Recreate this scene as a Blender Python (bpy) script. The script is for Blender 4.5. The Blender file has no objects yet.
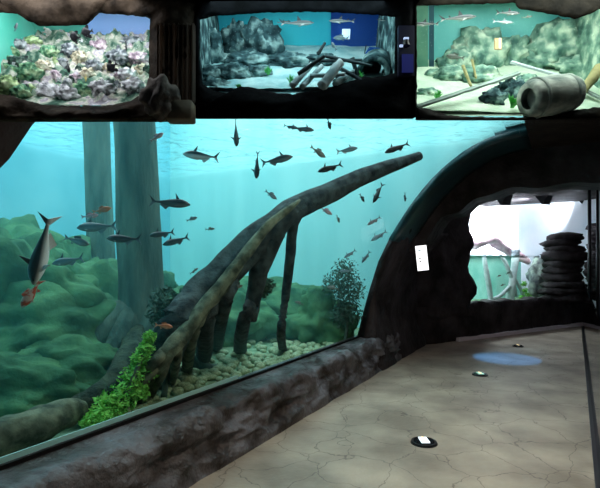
import bpy, bmesh, math, random
from mathutils import Vector, Matrix, noise
random.seed(7)
SC = bpy.context.scene
COL = SC.collection
# ------------------------------------------------------------ camera, world, big lights, exposure
F = 470.0; HZ = 262.0; CZ = 1.6
cd = bpy.data.cameras.new('camera'); cam = bpy.data.objects.new('camera', cd); COL.objects.link(cam)
cam.location = (0, 0, CZ); cam.rotation_euler = (math.pi/2, 0, 0)
cd.sensor_width = 36; cd.lens = 36*F/600; cd.shift_y = (HZ-244)/600; cd.clip_start = .02; cd.clip_end = 100
SC.camera = cam
SC.view_settings.view_transform = 'Standard'; SC.view_settings.look = 'None'
SC.view_settings.exposure = 0.0; SC.view_settings.gamma = 1; SC.view_settings.use_curve_mapping = False
SC.cycles.use_denoising = True
SC.cycles.volume_bounces = 2; SC.cycles.transparent_max_bounces = 24; SC.cycles.max_bounces = 8
w = bpy.data.worlds.new('world'); SC.world = w; w.use_nodes = True
w.node_tree.nodes['Background'].inputs[0].default_value = (.02, .03, .04, 1)
w.node_tree.nodes['Background'].inputs[1].default_value = .4
S_, C_ = math.sin(math.radians(29.2)), math.cos(math.radians(29.2))
def W(u, v, z=0.0): return Vector((u*S_+v*C_, u*C_-v*S_, z))          # tunnel axes -> world
def UV(p): return (p.x*S_+p.y*C_, p.x*C_-p.y*S_)
def area(name, loc, size, energy, color, rot=(0,0,0), sy=None, spread=None):
    l = bpy.data.lights.new(name, 'AREA'); l.energy = energy; l.color = color; l.size = size
    if sy: l.shape = 'RECTANGLE'; l.size_y = sy
    if spread: l.spread = spread
    o = bpy.data.objects.new(name, l); o.location = loc; o.rotation_euler = rot; COL.objects.link(o); return o
def spot(name, loc, target, energy, color, angle, blend=.15, radius=.03):
    l = bpy.data.lights.new(name, 'SPOT'); l.energy = energy; l.color = color; l.spot_size = angle; l.spot_blend = blend; l.shadow_soft_size = radius
    o = bpy.data.objects.new(name, l); o.location = loc
    o.rotation_euler = (Vector(target)-Vector(loc)).to_track_quat('-Z', 'Y').to_euler(); COL.objects.link(o); return o
area('tank_lamp', W(4.2, -5.6, 5.6), 4.0, 430, (.86, .98, 1), (0, 0, -math.radians(29.2)), 8.5)
area('tank_lamp', W(6.5, -1.4, 5.6), 2.4, 200, (.9, .97, 1), (0, 0, -math.radians(29.2)), 5)
area('tunnel_fill', W(3.2, -.15, 3.15), .6, 52, (1, .84, .66), (0, 0, -math.radians(29.2)), 1.6)  # unseen area light added to brighten the walkway floor
spot('blue_floor_spot', (3.42, 7.8, 2.95), (3.42, 7.8, 0), 420, (.03, .30, .95), .36, .12)
area('cave_fill', (5.0, 9.6, 3.2), .5, 9, (.92, .86, 1), (0, 0, .54), 3.0)  # unseen light added to brighten the strip below the far wall
# ------------------------------------------------------------ helpers
def ray(px, py): return Vector(((px-300)/F, 1, (HZ-py)/F))
def at(px, py, Y): return Vector((0, 0, CZ)) + ray(px, py)*Y
def at_z(px, py, z): return at(px, py, (z-CZ)/((HZ-py)/F))
def tag(o, label=None, cat=None, group=None, kind=None):
    if label: o['label'] = label
    if cat: o['category'] = cat
    if group: o['group'] = group
    if kind: o['kind'] = kind
    return o
def empty(name, loc, label=None, cat=None, group=None, rot=None):
    o = bpy.data.objects.new(name, None); o.empty_display_size = .1; COL.objects.link(o); o.location = loc
    if rot is not None: o.rotation_euler = rot
    return tag(o, label, cat, group)
def link(name, me, mat=None, parent=None, smooth=True):
    if isinstance(me, bmesh.types.BMesh):
        bm = me; me = bpy.data.meshes.new(name); bm.normal_update(); bm.to_mesh(me); bm.free()
    o = bpy.data.objects.new(name, me); COL.objects.link(o)
    if mat and not me.materials: me.materials.append(mat)
    if smooth:
        for p in me.polygons: p.use_smooth = True
    if parent: o.parent = parent
    return o
def origin_to(o, loc=None):
    """put a world-built mesh's origin at its own base centre"""
    me = o.data
    if loc is None:
        xs = [v.co for v in me.vertices]
        loc = Vector(((min(c.x for c in xs)+max(c.x for c in xs))/2, (min(c.y for c in xs)+max(c.y for c in xs))/2, min(c.z for c in xs)))
    me.transform(Matrix.Translation(-Vector(loc))); o.location = loc; return o
def fbm(p, s, o=4): return noise.fractal(Vector(p)*s, 1.0, 2.1, o)
def box(bm, c, s, rot=None):
    M = Matrix.Translation(c) @ (rot.to_4x4() if rot else Matrix()) @ Matrix.Diagonal((s[0], s[1], s[2], 1))
    return bmesh.ops.create_cube(bm, size=1, matrix=M)
def tube(bm, pts, rad, seg=10, lump=0, ls=3.0, closed=True, seed=0, flat=1.0):
    """tapered tube along pts with optional bark lumps"""
    P = []; R = []
    n = len(pts); sub = 6
    for i in range(n-1):                       # catmull-rom
        p0, p1, p2, p3 = pts[max(i-1,0)], pts[i], pts[i+1], pts[min(i+2,n-1)]
        for k in range(sub):
            t = k/sub
            P.append(.5*((2*p1)+(p2-p0)*t+(2*p0-5*p1+4*p2-p3)*t*t+(3*p1-p0-3*p2+p3)*t**3)); R.append(rad[i]*(1-t)+rad[i+1]*t)
    P.append(pts[-1]); R.append(rad[-1])
    rings = []; up = Vector((.13, .21, .97))
    for i, p in enumerate(P):
        d = (P[min(i+1, len(P)-1)]-P[max(i-1, 0)]).normalized()
        a = d.cross(up);
        if a.length < .1: a = d.cross(Vector((1, 0, 0)))
        a.normalize(); b = d.cross(a)
        ring = []
        for k in range(seg):
            th = 2*math.pi*k/seg
            q = a*math.cos(th)+b*math.sin(th)*flat
            r = R[i]
            if lump: r *= 1+lump*(noise.noise(Vector((math.cos(th)*2+seed, math.sin(th)*2, i*.09*ls)))+.5*noise.noise(Vector((math.cos(th)*5+seed, math.sin(th)*5, i*.2*ls))))
            ring.append(bm.verts.new(p+q*r))
        rings.append(ring)
    for i in range(len(rings)-1):
        for k in range(seg): bm.faces.new((rings[i][k], rings[i][(k+1)%seg], rings[i+1][(k+1)%seg], rings[i+1][k]))
    if closed:
        for r, s in ((rings[0], -1), (rings[-1], 1)): bm.faces.new(r if s > 0 else r[::-1])
    return bm
def boulder(loc, size, seed=0, amp=.35, sub=3, fs=1.3, rot=None, flatb=None):
    bm = bmesh.new(); bmesh.ops.create_icosphere(bm, subdivisions=sub, radius=1)
    for v in bm.verts:
        n = v.co.normalized()
        v.co = n*(1+amp*fbm(n+Vector((seed*3.7, seed*1.3, 0)), fs, 3)+amp*.6*abs(noise.noise(n*2.7+Vector((seed, 0, 0)))))
        v.co = Vector((v.co.x*size[0], v.co.y*size[1], v.co.z*size[2]))
    if rot: bmesh.ops.rotate(bm, verts=bm.verts, matrix=rot)
    return bm
# ------------------------------------------------------------ materials
def mat(name, color, rough=.7, color2=None, scale=3.0, bump=0.0, bscale=None, metal=0, spec=.4, emit=None, es=0, detail=6, coord='Object', stretch=(1,1,1), pos=(.35,.65), dist=.02):
    m = bpy.data.materials.new(name); m.use_nodes = True; nt = m.node_tree; b = nt.nodes['Principled BSDF']
    b.inputs['Base Color'].default_value = (*color, 1); b.inputs['Roughness'].default_value = rough
    b.inputs['Metallic'].default_value = metal; b.inputs['Specular IOR Level'].default_value = spec
    if emit: b.inputs['Emission Color'].default_value = (*emit, 1); b.inputs['Emission Strength'].default_value = es
    if color2 or bump:
        tc = nt.nodes.new('ShaderNodeTexCoord'); mp = nt.nodes.new('ShaderNodeMapping'); mp.inputs['Scale'].default_value = stretch
        nt.links.new(tc.outputs[coord], mp.inputs[0])
        if color2:
            n = nt.nodes.new('ShaderNodeTexNoise'); n.inputs['Scale'].default_value = scale; n.inputs['Detail'].default_value = detail
            r = nt.nodes.new('ShaderNodeValToRGB'); r.color_ramp.elements[0].color = (*color, 1); r.color_ramp.elements[1].color = (*color2, 1)
            r.color_ramp.elements[0].position = pos[0]; r.color_ramp.elements[1].position = pos[1]
            nt.links.new(mp.outputs[0], n.inputs['Vector']); nt.links.new(n.outputs[0], r.inputs[0]); nt.links.new(r.outputs[0], b.inputs['Base Color'])
        if bump:
            n2 = nt.nodes.new('ShaderNodeTexNoise'); n2.inputs['Scale'].default_value = bscale or scale*2; n2.inputs['Detail'].default_value = 8
            bp = nt.nodes.new('ShaderNodeBump'); bp.inputs['Strength'].default_value = bump; bp.inputs['Distance'].default_value = dist
            nt.links.new(mp.outputs[0], n2.inputs['Vector']); nt.links.new(n2.outputs[0], bp.inputs['Height']); nt.links.new(bp.outputs[0], b.inputs['Normal'])
    return m
M = {}
M['rock'] = mat('painted_rock', (.022, .016, .014), .5, (.13, .125, .14), 3.2, 1, 12, spec=.5, dist=.05, pos=(.4,.62))
M['rock_dark'] = mat('dark_cave_rock', (.012, .010, .010), .7, (.050, .042, .046), 2.5, 1, 7, spec=.2, dist=.04)
M['ceiling'] = mat('brown_ceiling_render', (.022, .015, .012), .8, (.038, .026, .022), 5, .8, 14, spec=.2)
M['bark'] = mat('submerged_bark', (.035, .07, .06), .85, (.13, .19, .15), 5, 1, 14, stretch=(1,1,.25), spec=.2, dist=.04)
M['dark_wood'] = mat('dark_driftwood', (.012, .02, .024), .8, (.06, .085, .085), 9, 1, 18, spec=.2)
M['brown_wood'] = mat('pale_driftwood', (.035, .05, .035), .8, (.19, .22, .15), 9, .9, 14, spec=.2)
M['tank_rock'] = mat('mossy_tank_rock', (.02, .085, .04), .85, (.10, .25, .11), 2.2, 1, 6, spec=.2, dist=.05)
M['tank_wall'] = mat('tank_back_paint', (.15, .50, .60), .8, (.30, .68, .76), .6, .15, 2, spec=.2, detail=3)
M['tank_ceiling'] = mat('dark_tank_ceiling', (.03,.10,.13), .8, (.05,.14,.17), 1)
M['tank_wall_pale'] = mat('tank_end_paint', (.32, .70, .70), .8, (.46, .84, .82), .8, .15, 2, spec=.2, detail=4, stretch=(1.5,1.5,.2))
M['sand'] = mat('tank_gravel_bed', (.10, .20, .11), .9, (.24, .36, .22), 8, .6, 30)
M['pebble'] = mat('olive_pebble', (.16, .24, .12), .7, (.36, .44, .27), 3, .3, 8)
M['moss'] = mat('bright_green_moss', (.10, .42, .05), .8, (.30, .72, .14), 14, .4, 30)
M['darkleaf'] = mat('dark_waterplant', (.02, .07, .05), .8, (.05, .12, .08), 14, .4, 30)
M['black'] = mat('black_rubber', (.006, .006, .007), .6, spec=.2)
M['metal_black'] = mat('black_metal', (.012, .012, .014), .4, metal=.3)
M['eye'] = mat('fish_eye', (.005, .005, .005), .2)
M['fin'] = mat('grey_fin', (.03, .045, .05), .6)
def floor_mat():
    m = mat('stamped_concrete', (.22, .175, .135), .5, (.44, .36, .28), 1.6, .3, 25, spec=.5, coord='Object')
    nt = m.node_tree; b = nt.nodes['Principled BSDF']; tc = nt.nodes.new('ShaderNodeTexCoord')
    nz = nt.nodes.new('ShaderNodeTexNoise'); nz.inputs['Scale'].default_value = 2.3; nz.inputs['Detail'].default_value = 5
    mx = nt.nodes.new('ShaderNodeMix'); mx.data_type = 'VECTOR'; mx.inputs['Factor'].default_value = .30
    vo = nt.nodes.new('ShaderNodeTexVoronoi'); vo.feature = 'DISTANCE_TO_EDGE'; vo.inputs['Scale'].default_value = 3.1
    nt.links.new(tc.outputs['Object'], nz.inputs['Vector']); nt.links.new(tc.outputs['Object'], mx.inputs[4]); nt.links.new(nz.outputs[1], mx.inputs[5]); nt.links.new(mx.outputs[1], vo.inputs['Vector'])
    r = nt.nodes.new('ShaderNodeValToRGB'); r.color_ramp.elements[0].position = 0; r.color_ramp.elements[0].color = (.42,.40,.40,1); r.color_ramp.elements[1].position = .013; r.color_ramp.elements[1].color = (1,1,1,1)
    nt.links.new(vo.outputs[0], r.inputs[0])
    mu = nt.nodes.new('ShaderNodeMix'); mu.data_type = 'RGBA'; mu.blend_type = 'MULTIPLY'; mu.inputs['Factor'].default_value = 1
    src = b.inputs['Base Color'].links[0].from_socket
    nt.links.new(src, mu.inputs[6]); nt.links.new(r.outputs[0], mu.inputs[7]); nt.links.new(mu.outputs[2], b.inputs['Base Color'])
    return m
M['floor'] = floor_mat()
def glass(name, tint=(.93, .98, .98), fac=.06, rough=.0, wave=0, ws=3):
    m = bpy.data.materials.new(name); m.use_nodes = True; nt = m.node_tree; nt.nodes.clear()
    o = nt.nodes.new('ShaderNodeOutputMaterial'); t = nt.nodes.new('ShaderNodeBsdfTransparent'); g = nt.nodes.new('ShaderNodeBsdfGlossy'); mx = nt.nodes.new('ShaderNodeMixShader')
    t.inputs[0].default_value = (*tint, 1); g.inputs['Roughness'].default_value = rough
    fr = nt.nodes.new('ShaderNodeLayerWeight'); fr.inputs[0].default_value = fac
    nt.links.new(fr.outputs['Fresnel'], mx.inputs[0]); nt.links.new(t.outputs[0], mx.inputs[1]); nt.links.new(g.outputs[0], mx.inputs[2]); nt.links.new(mx.outputs[0], o.inputs[0])
    if wave:
        tc = nt.nodes.new('ShaderNodeTexCoord'); n = nt.nodes.new('ShaderNodeTexNoise'); n.inputs['Scale'].default_value = ws; n.inputs['Detail'].default_value = 3; n.inputs['Distortion'].default_value = .6
        bp = nt.nodes.new('ShaderNodeBump'); bp.inputs['Strength'].default_value = wave; bp.inputs['Distance'].default_value = .12
        nt.links.new(tc.outputs['Object'], n.inputs['Vector']); nt.links.new(n.outputs[0], bp.inputs['Height']); nt.links.new(bp.outputs[0], g.inputs['Normal']); nt.links.new(bp.outputs[0], fr.inputs['Normal'])
    return m
M['acrylic'] = glass('tunnel_acrylic', (.95, .99, .99), .035)
M['pane'] = glass('clear_pane', (.97, .99, .99), .04)
M['sidepane'] = glass('dark_side_glass', (.55, .6, .62), .25, .02)
M['water_top'] = glass('water_surface', (.92, .99, 1), .55, .02, 1, 2.6)
def volmat(name, sc, ab, ds, da, aniso=.2):
    m = bpy.data.materials.new(name); m.use_nodes = True; nt = m.node_tree; nt.nodes.clear()
    o = nt.nodes.new('ShaderNodeOutputMaterial'); s = nt.nodes.new('ShaderNodeVolumeScatter'); a = nt.nodes.new('ShaderNodeVolumeAbsorption'); ad = nt.nodes.new('ShaderNodeAddShader')
    s.inputs['Color'].default_value = (*sc, 1); s.inputs['Density'].default_value = ds; s.inputs['Anisotropy'].default_value = aniso
    a.inputs['Color'].default_value = (*ab, 1); a.inputs['Density'].default_value = da
    nt.links.new(s.outputs[0], ad.inputs[0]); nt.links.new(a.outputs[0], ad.inputs[1]); nt.links.new(ad.outputs[0], o.inputs['Volume'])
    return m
M['water'] = volmat('tank_water', (.30, .86, .95), (.25, .90, .95), .03, .05)
# ------------------------------------------------------------ tunnel structure
PROF = [(-2.68,.47),(-2.62,.65),(-2.55,.85),(-2.45,1.11),(-2.33,1.5),(-2.15,1.9),(-1.87,2.32),(-1.55,2.70),(-1.15,3.02),(-.75,3.19),(-.39,3.24)]
def prof_off(d):
    out = []
    for i, (v, z) in enumerate(PROF):
        a = PROF[max(i-1, 0)]; b = PROF[min(i+1, len(PROF)-1)]
        t = Vector((b[0]-a[0], b[1]-a[1])).normalized(); n = Vector((-t.y, t.x))
        out.append((v+n.x*d, z+n.y*d))
    return out
def prof_refine(pr, k=4):
    o = []
    for i in range(len(pr)-1):
        p0, p1, p2, p3 = [Vector(pr[j]) for j in (max(i-1,0), i, i+1, min(i+2, len(pr)-1))]
        for s in range(k):
            t = s/k; q = .5*((2*p1)+(p2-p0)*t+(2*p0-5*p1+4*p2-p3)*t*t+(3*p1-p0-3*p2+p3)*t**3); o.append((q.x, q.y))
    o.append(pr[-1]); return o
def extrude_strip(profile, us, disp=None):
    bm = bmesh.new(); rows = []
    for u in us: rows.append([bm.verts.new(W(u, v, z)) for v, z in profile])
    for i in range(len(us)-1):
        for k in range(len(profile)-1): bm.faces.new((rows[i][k], rows[i][k+1], rows[i+1][k+1], rows[i+1][k]))
    if disp:
        bm.normal_update()
        for v in bm.verts: v.co += disp(v.co, v.normal)
    return bm
def extrude_closed(poly, us, disp=None):
    bm = bmesh.new(); rows = []
    n = len(poly)
    for u in us: rows.append([bm.verts.new(W(u, v, z)) for v, z in poly])
    for i in range(len(us)-1):
        for k in range(n): bm.faces.new((rows[i][k], rows[i][(k+1)%n], rows[i+1][(k+1)%n], rows[i+1][k]))
    bm.faces.new(rows[0][::-1]); bm.faces.new(rows[-1])
    bmesh.ops.recalc_face_normals(bm, faces=bm.faces)
    if disp:
        bm.normal_update()
        for v in bm.verts: v.co += disp(v.co, v.normal)
    return bm
def frange(a, b, s):
    n = max(1, round((b-a)/s)); return [a+(b-a)*i/n for i in range(n+1)]
def rocky(amp, sc, o=4): return lambda p, n: n*(amp*fbm(p, sc, o))
G0, G1 = 1.155, 6.6
pr = prof_refine(PROF, 3)
gl = extrude_closed(pr+prof_refine(prof_off(.06), 3)[::-1], [G0, G1])
tag(link('window_1', gl, M['acrylic'], smooth=False), 'curved clear acrylic tunnel window looking into the big tank', kind='structure')
# floor
bm = bmesh.new()
vs = [bm.verts.new(p) for p in (W(-.6,-3.0,0), W(-.6,1.6,0), Vector((9.5,13.5,0)), Vector((1.6,9.6,0)))]
bm.faces.new(vs)
tag(link('floor', bm, M['floor'], smooth=False), 'pale stamped concrete walkway floor', kind='structure')
# kerb under the window : sculpted rock
kp = [(-2.78,-.02),(-2.78,.47),(-2.66,.47),(-2.60,.46),(-2.54,.45),(-2.48,.435),(-2.42,.41),(-2.385,.37),(-2.375,.31),(-2.38,.22),(-2.37,.12),(-2.33,.04),(-2.31,-.02)]
kp = kp[:2]+prof_refine(kp[1:], 7)[1:]
def kdisp(p, n):
    u, v = UV(p)
    k = min(1, max(0, (v+2.66)/.15))*min(1, max(0, (p.z+.02)/.1))
    f = min(1, max(0, (v+2.56)/.12))
    q = Vector((u*1.5+p.z*1.2, p.z*4.2+v*3-u*.55, 3)); r = noise.ridged_multi_fractal(q, 1, 2.2, 5, 1, 2)-1.2
    q2 = Vector((u*3.5, p.z*9+v*6-u*1.5, 8))
    return n*(k*(f*(.075*r+.02*noise.noise(q2)+.03)+.022*fbm(p, 3)))
kb = extrude_closed(kp, frange(.6, 7.6, .025), kdisp)
tag(link('trim_1', kb, M['rock'], smooth=True), 'sculpted dark rock kerb running under the tunnel window', kind='structure')
# black seal and pale glass edge along the kerb
bm = extrude_closed([(-2.675,.465),(-2.675,.495),(-2.655,.495),(-2.655,.465)], [G0, G1]); tag(link('trim_2', bm, M['black'], smooth=False), 'black rubber seal between glass and kerb', kind='structure')
M['edge'] = mat('polished_acrylic_edge', (.45, .80, .78), .25)
bm = extrude_closed([(-2.695,.495),(-2.69,.53),(-2.682,.53),(-2.685,.495)], [G0, 3.6]); tag(link('trim_3', bm, M['edge'], smooth=False), 'pale polished lower edge of the acrylic window', kind='structure')
# near rock ring
ro = prof_off(.55)
bm = extrude_closed(pr+prof_refine(ro, 3)[::-1], frange(.35, G0, .08), lambda p, n: n*(.045*fbm(p, 4))+(W(1,0)*(.40*max(-.6, min(.5, p.z-2.06)))*max(0, (UV(p)[0]-.35)/.8))); tag(link('trim_4', bm, M['rock_dark']), 'dark rock arch framing the near end of the window', kind='structure')
# second vault ring, its weak light put into a dark teal colour
M['ring'] = mat('shaded_vault', (.012, .045, .055), .3, (.02, .075, .085), 3, .3, 6)
hi = [p for p in PROF if p[1] > 1.8]
bm = extrude_closed(prof_refine(hi, 3)+prof_refine([q for p, q in zip(PROF, prof_off(.07)) if p[1] > 1.8], 3)[::-1], frange(G1, 7.62, .17)); tag(link('ceiling_vault', bm, M['ring']), 'vault ring beyond the clear window, coloured dark teal for its shade', kind='structure')
# left rock wall beyond the window (low part between window and cave)
lw = [(-2.74,-.02),(-2.72,.5),(-2.6,.9),(-2.5,1.2),(-2.36,1.6),(-2.17,2.0),(-2.0,2.15),(-2.2,1.8),(-2.35,1.45),(-2.43,1.11),(-2.45,.8),(-2.4,.4),(-2.33,.12),(-2.3,-.02)]
lw = lw[:6]+prof_refine(lw[6:], 4)
bm = extrude_closed(lw, frange(G1+.02, 9.9, .12), rocky(.04, 2.3)); tag(link('wall_left', bm, M['rock_dark']), 'dark rock wall at the end of the window', kind='structure')
# ceiling slab on the right
bm = extrude_closed([(-.39,3.24),(-.39,3.36),(1.0,3.36),(1.0,3.24)], [.3, 7.6]); tag(link('ceiling', bm, M['ceiling'], smooth=False), 'dark brown rendered ceiling over the walkway', kind='structure')
bm = extrude_closed([(-2.2,3.32),(-2.2,3.42),(1.5,3.42),(1.5,3.32)], [8.4, 15.5]); tag(link('ceiling_back', bm, M['rock_dark'], smooth=False), 'dark ceiling over the cave end', kind='structure')
bm = extrude_closed([(-2.75,1.5),(-2.6,3.35),(-2.1,3.35),(-2.0,2.9),(-2.15,2.2),(-2.25,1.5)], frange(8.4, 10.6, .15), rocky(.06, 2.3)); tag(link('wall_cave', bm, M['rock_dark']), 'dark upper rock wall inside the cave', kind='structure')
# cave mouth plate
def plate(pts, u0, u1, m, name, lab, d=.05):
    bm = extrude_closed(pts, [u0, u1]); return tag(link(name, bm, m, smooth=False), lab, kind='structure')
outer = [(-2.3,1.85)]+[q for p, q in zip(PROF, prof_off(.06)) if p[1] > 2]+[(1.2,3.36)]
inner = [(1.2,2.70)]+[(.5,2.68),(.1,2.72),(-.3,2.67),(-.65,2.71),(-.95,2.62),(-1.2,2.56),(-1.42,2.38),(-1.7,2.3),(-1.95,1.9),(-2.15,1.75)]
plate(outer+prof_refine(inner, 3), 7.62, 8.36, M['rock_dark'], 'wall_arch', 'dark rock arch of the cave mouth')
# far wall (diagonal)
A0 = Vector((3.1, 9.4)); AD = Vector((.854, .52)).normalized(); AN = Vector((-AD.y, AD.x))
def FW(t, n, z): q = A0+AD*t+AN*n; return Vector((q.x, q.y, z))
def rockslab(t0, t1, n0, n1, z0, z1, amp=.08, sc=2.5, step=.14):
    bm = bmesh.new(); box(bm, (0,0,0), (1,1,1))
    for ax, L in enumerate((t1-t0, n1-n0, z1-z0)):
        k = max(1, int(L/step))
        for c in range(1, k):
            f = -.5+c/k; no = [0,0,0]; no[ax] = 1; co = [0,0,0]; co[ax] = f
            bmesh.ops.bisect_plane(bm, geom=bm.verts[:]+bm.edges[:]+bm.faces[:], plane_co=co, plane_no=no)
    for v in bm.verts:
        p = FW(t0+(v.co.x+.5)*(t1-t0), n0+(v.co.y+.5)*(n1-n0), z0+(v.co.z+.5)*(z1-z0))
        v.co = p
    bmesh.ops.recalc_face_normals(bm, faces=bm.faces); bm.normal_update()
    d = rocky(amp, sc)
    for v in bm.verts: v.co += d(v.co, v.normal)
    return bm
tag(link('wall_back', rockslab(-1.2, 5.3, .06, .4, -.05, .74), M['rock_dark']), 'low dark rock wall below the far tank window', kind='structure')
tag(link('wall_back_left', rockslab(-1.4, .62, .06, .45, .5, 3.4, .14, 2.2), M['rock_dark']), 'dark rock wall left of the far tank window', kind='structure')
bm = bmesh.new(); box(bm, (0,0,0), (1,1,1))
for v in bm.verts: v.co = FW(.1+(v.co.x+.5)*5.6, -.02+(v.co.y+.5)*.10, (v.co.z+.5)*.07)
M['strip'] = mat('reflection_floor_strip', (.86, .78, .84), .35)  # reflection of the far window put into the pale colour
tag(link('trim_5', bm, M['strip'], smooth=False), 'skirting strip along the foot of the far wall, paled for the window reflection', kind='structure')
# far tank shell : white back room
M['white_room'] = mat('white_tank_room', (.80, .86, .92), .7, (.92, .93, .97), 1.2, .1)
def quadbox(name, pts, m, lab):
    bm = bmesh.new(); bm.faces.new([bm.verts.new(p) for p in pts]); 
    r = bmesh.ops.solidify(bm, geom=bm.faces[:], thickness=.06)
    return tag(link(name, bm, m, smooth=False), lab, kind='structure')
quadbox('wall_far', [FW(-.9,3.0,.0), FW(6.6,3.0,.0), FW(6.6,3.0,3.9), FW(-.9,3.0,3.9)], M['white_room'], 'bright misty wall behind the far tank')
quadbox('wall_far_left', [FW(.3,.5,.0), FW(-.9,3.0,.0), FW(-.9,3.0,3.9), FW(.3,.5,3.9)], M['white_room'], 'pale side wall of the far tank room')
quadbox('wall_far_right', [FW(6.0,.3,.0), FW(6.6,3.0,.0), FW(6.6,3.0,3.9), FW(6.0,.3,3.9)], M['white_room'], 'pale side wall of the far tank room, right')
quadbox('ceiling_far', [FW(.3,.5,3.9), FW(-.9,3.0,3.9), FW(6.6,3.0,3.9), FW(6.0,.3,3.9)], M['rock_dark'], 'dark ceiling over the far tank')
# right wall : dark glass pane with posts
RA, RB = Vector((2.05, 3.2)), Vector((6.95, 11.55)); RD = (RB-RA).normalized(); RN = Vector((RD.y, -RD.x))
def RW(t, n, z): q = RA+RD*t+RN*n; return Vector((q.x, q.y, z))
RL = (RB-RA).length
def rbox(bm, t0, t1, n0, n1, z0, z1):
    vs = [bm.verts.new(RW(t, n, z)) for t in (t0, t1) for n in (n0, n1) for z in (z0, z1)]
    for f in ((0,1,3,2),(4,6,7,5),(0,4,5,1),(2,3,7,6),(0,2,6,4),(1,5,7,3)): bm.faces.new([vs[i] for i in f])
    bmesh.ops.recalc_face_normals(bm, faces=bm.faces)
bm = bmesh.new(); rbox(bm, -3.5, RL, 0, .02, .0, 1.15); tag(link('window_2', bm, M['sidepane'], smooth=False), 'low tinted glass along the right side of the walkway', kind='structure')
bm = bmesh.new(); rbox(bm, -3.5, RL+.3, .35, .5, -.05, 3.4); tag(link('wall_right', bm, M['rock_dark'], smooth=False), 'dark wall on the right behind the tinted glass', kind='structure')
bm = bmesh.new(); rbox(bm, -3.5, RL, -.03, .05, .0, .03); tag(link('trim_6', bm, M['metal_black'], smooth=False), 'black floor channel of the tinted glass', kind='structure')
# big tank shell
TZ = 3.58
bm = bmesh.new(); bm.faces.new([bm.verts.new(W(u, v, .36)) for u, v in ((.9,-8.2),(8.3,-8.2),(8.3,-2.72),(.9,-2.72))]); tag(link('floor_tank', bm, M['sand'], smooth=False), 'gravel bed of the big tank', kind='structure')
def tankwall(name, pts, m, lab):
    bm = bmesh.new(); bm.faces.new([bm.verts.new(W(*p)) for p in pts]); return tag(link(name, bm, m, smooth=False), lab, kind='structure')
tankwall('wall_tank_back', [(.9,-8.2,.3),(8.3,-8.2,.3),(8.3,-8.2,5.8),(.9,-8.2,5.8)], M['tank_wall'], 'teal painted back wall of the big tank')
tankwall('wall_tank_end', [(8.3,-8.2,.3),(8.3,-2.68,.3),(8.3,-2.62,.8),(8.3,-2.46,1.3),(8.3,-2.22,1.9),(8.3,-1.85,2.4),(8.3,-1.0,3.08),(8.3,-.3,3.2),(8.3,1.2,3.25),(8.3,1.2,5.8),(8.3,-8.2,5.8)], M['tank_wall_pale'], 'pale end wall of the big tank')
tankwall('wall_tank_near', [(.7,-8.2,.3),(.7,-2.9,.3),(.7,-2.75,1.2),(.7,-2.3,2.2),(.7,-1.7,2.9),(.7,-.9,3.35),(.7,-.3,3.4),(.7,1.2,3.34),(.7,1.2,5.8),(.7,-8.2,5.8)], M['tank_wall'], 'near end wall of the big tank')
tankwall('wall_tank_right', [(.7,1.2,3.4),(8.3,1.2,3.4),(8.3,1.2,5.8),(.7,1.2,5.8)], M['tank_wall'], 'right wall of the big tank above the tunnel')
tankwall('ceiling_tank', [(.7,-8.2,5.8),(8.3,-8.2,5.8),(8.3,1.2,5.8),(.7,1.2,5.8)], M['tank_ceiling'], 'ceiling above the water of the big tank')
# water
off = prof_refine(prof_off(.07), 3)
wp = [(-8.15,.37),(-2.75,.37)]+off+[(-.39,3.38),(1.15,3.38),(1.15,TZ),(-8.15,TZ)]
bm = extrude_closed(wp, [.95, 8.25]); tag(link('water', bm, M['water'], smooth=False), 'teal water filling the big tank', kind='structure')
bm = bmesh.new(); bmesh.ops.create_grid(bm, x_segments=170, y_segments=170, size=.5)
for v in bm.verts:
    u = .95+(v.co.x+.5)*7.3; vv = -8.15+(v.co.y+.5)*9.3
    v.co = W(u, vv, TZ+.05+.045*noise.noise(Vector((u*2.2, vv*2.2, 0)))+.02*noise.noise(Vector((u*6, vv*6, 4))))
tag(link('water_surface', bm, M['water_top']), 'rippled water surface of the big tank seen from below', kind='structure')
M['dark_bark'] = mat('dark_root_bark', (.015,.028,.02), .85, (.06,.085,.055), 7, 1, 16, spec=.2, dist=.04)
# ------------------------------------------------------------ placing things in the big tank
def glassY(px, py):
    r = ray(px, py); Y = .5
    while Y < 12:
        p = Vector((0,0,CZ))+r*Y; u, v = UV(p)
        if v < -2.75: return Y
        if v < PROF[-1][0] and p.z > .47:
            for i in range(len(PROF)-1):
                (v0,z0),(v1,z1) = PROF[i], PROF[i+1]
                if v0 <= v <= v1 and p.z >= z0+(z1-z0)*(v-v0)/(v1-v0): return Y
        if v >= PROF[-1][0] and p.z > 3.25: return Y
        Y += .02
    return Y
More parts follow.
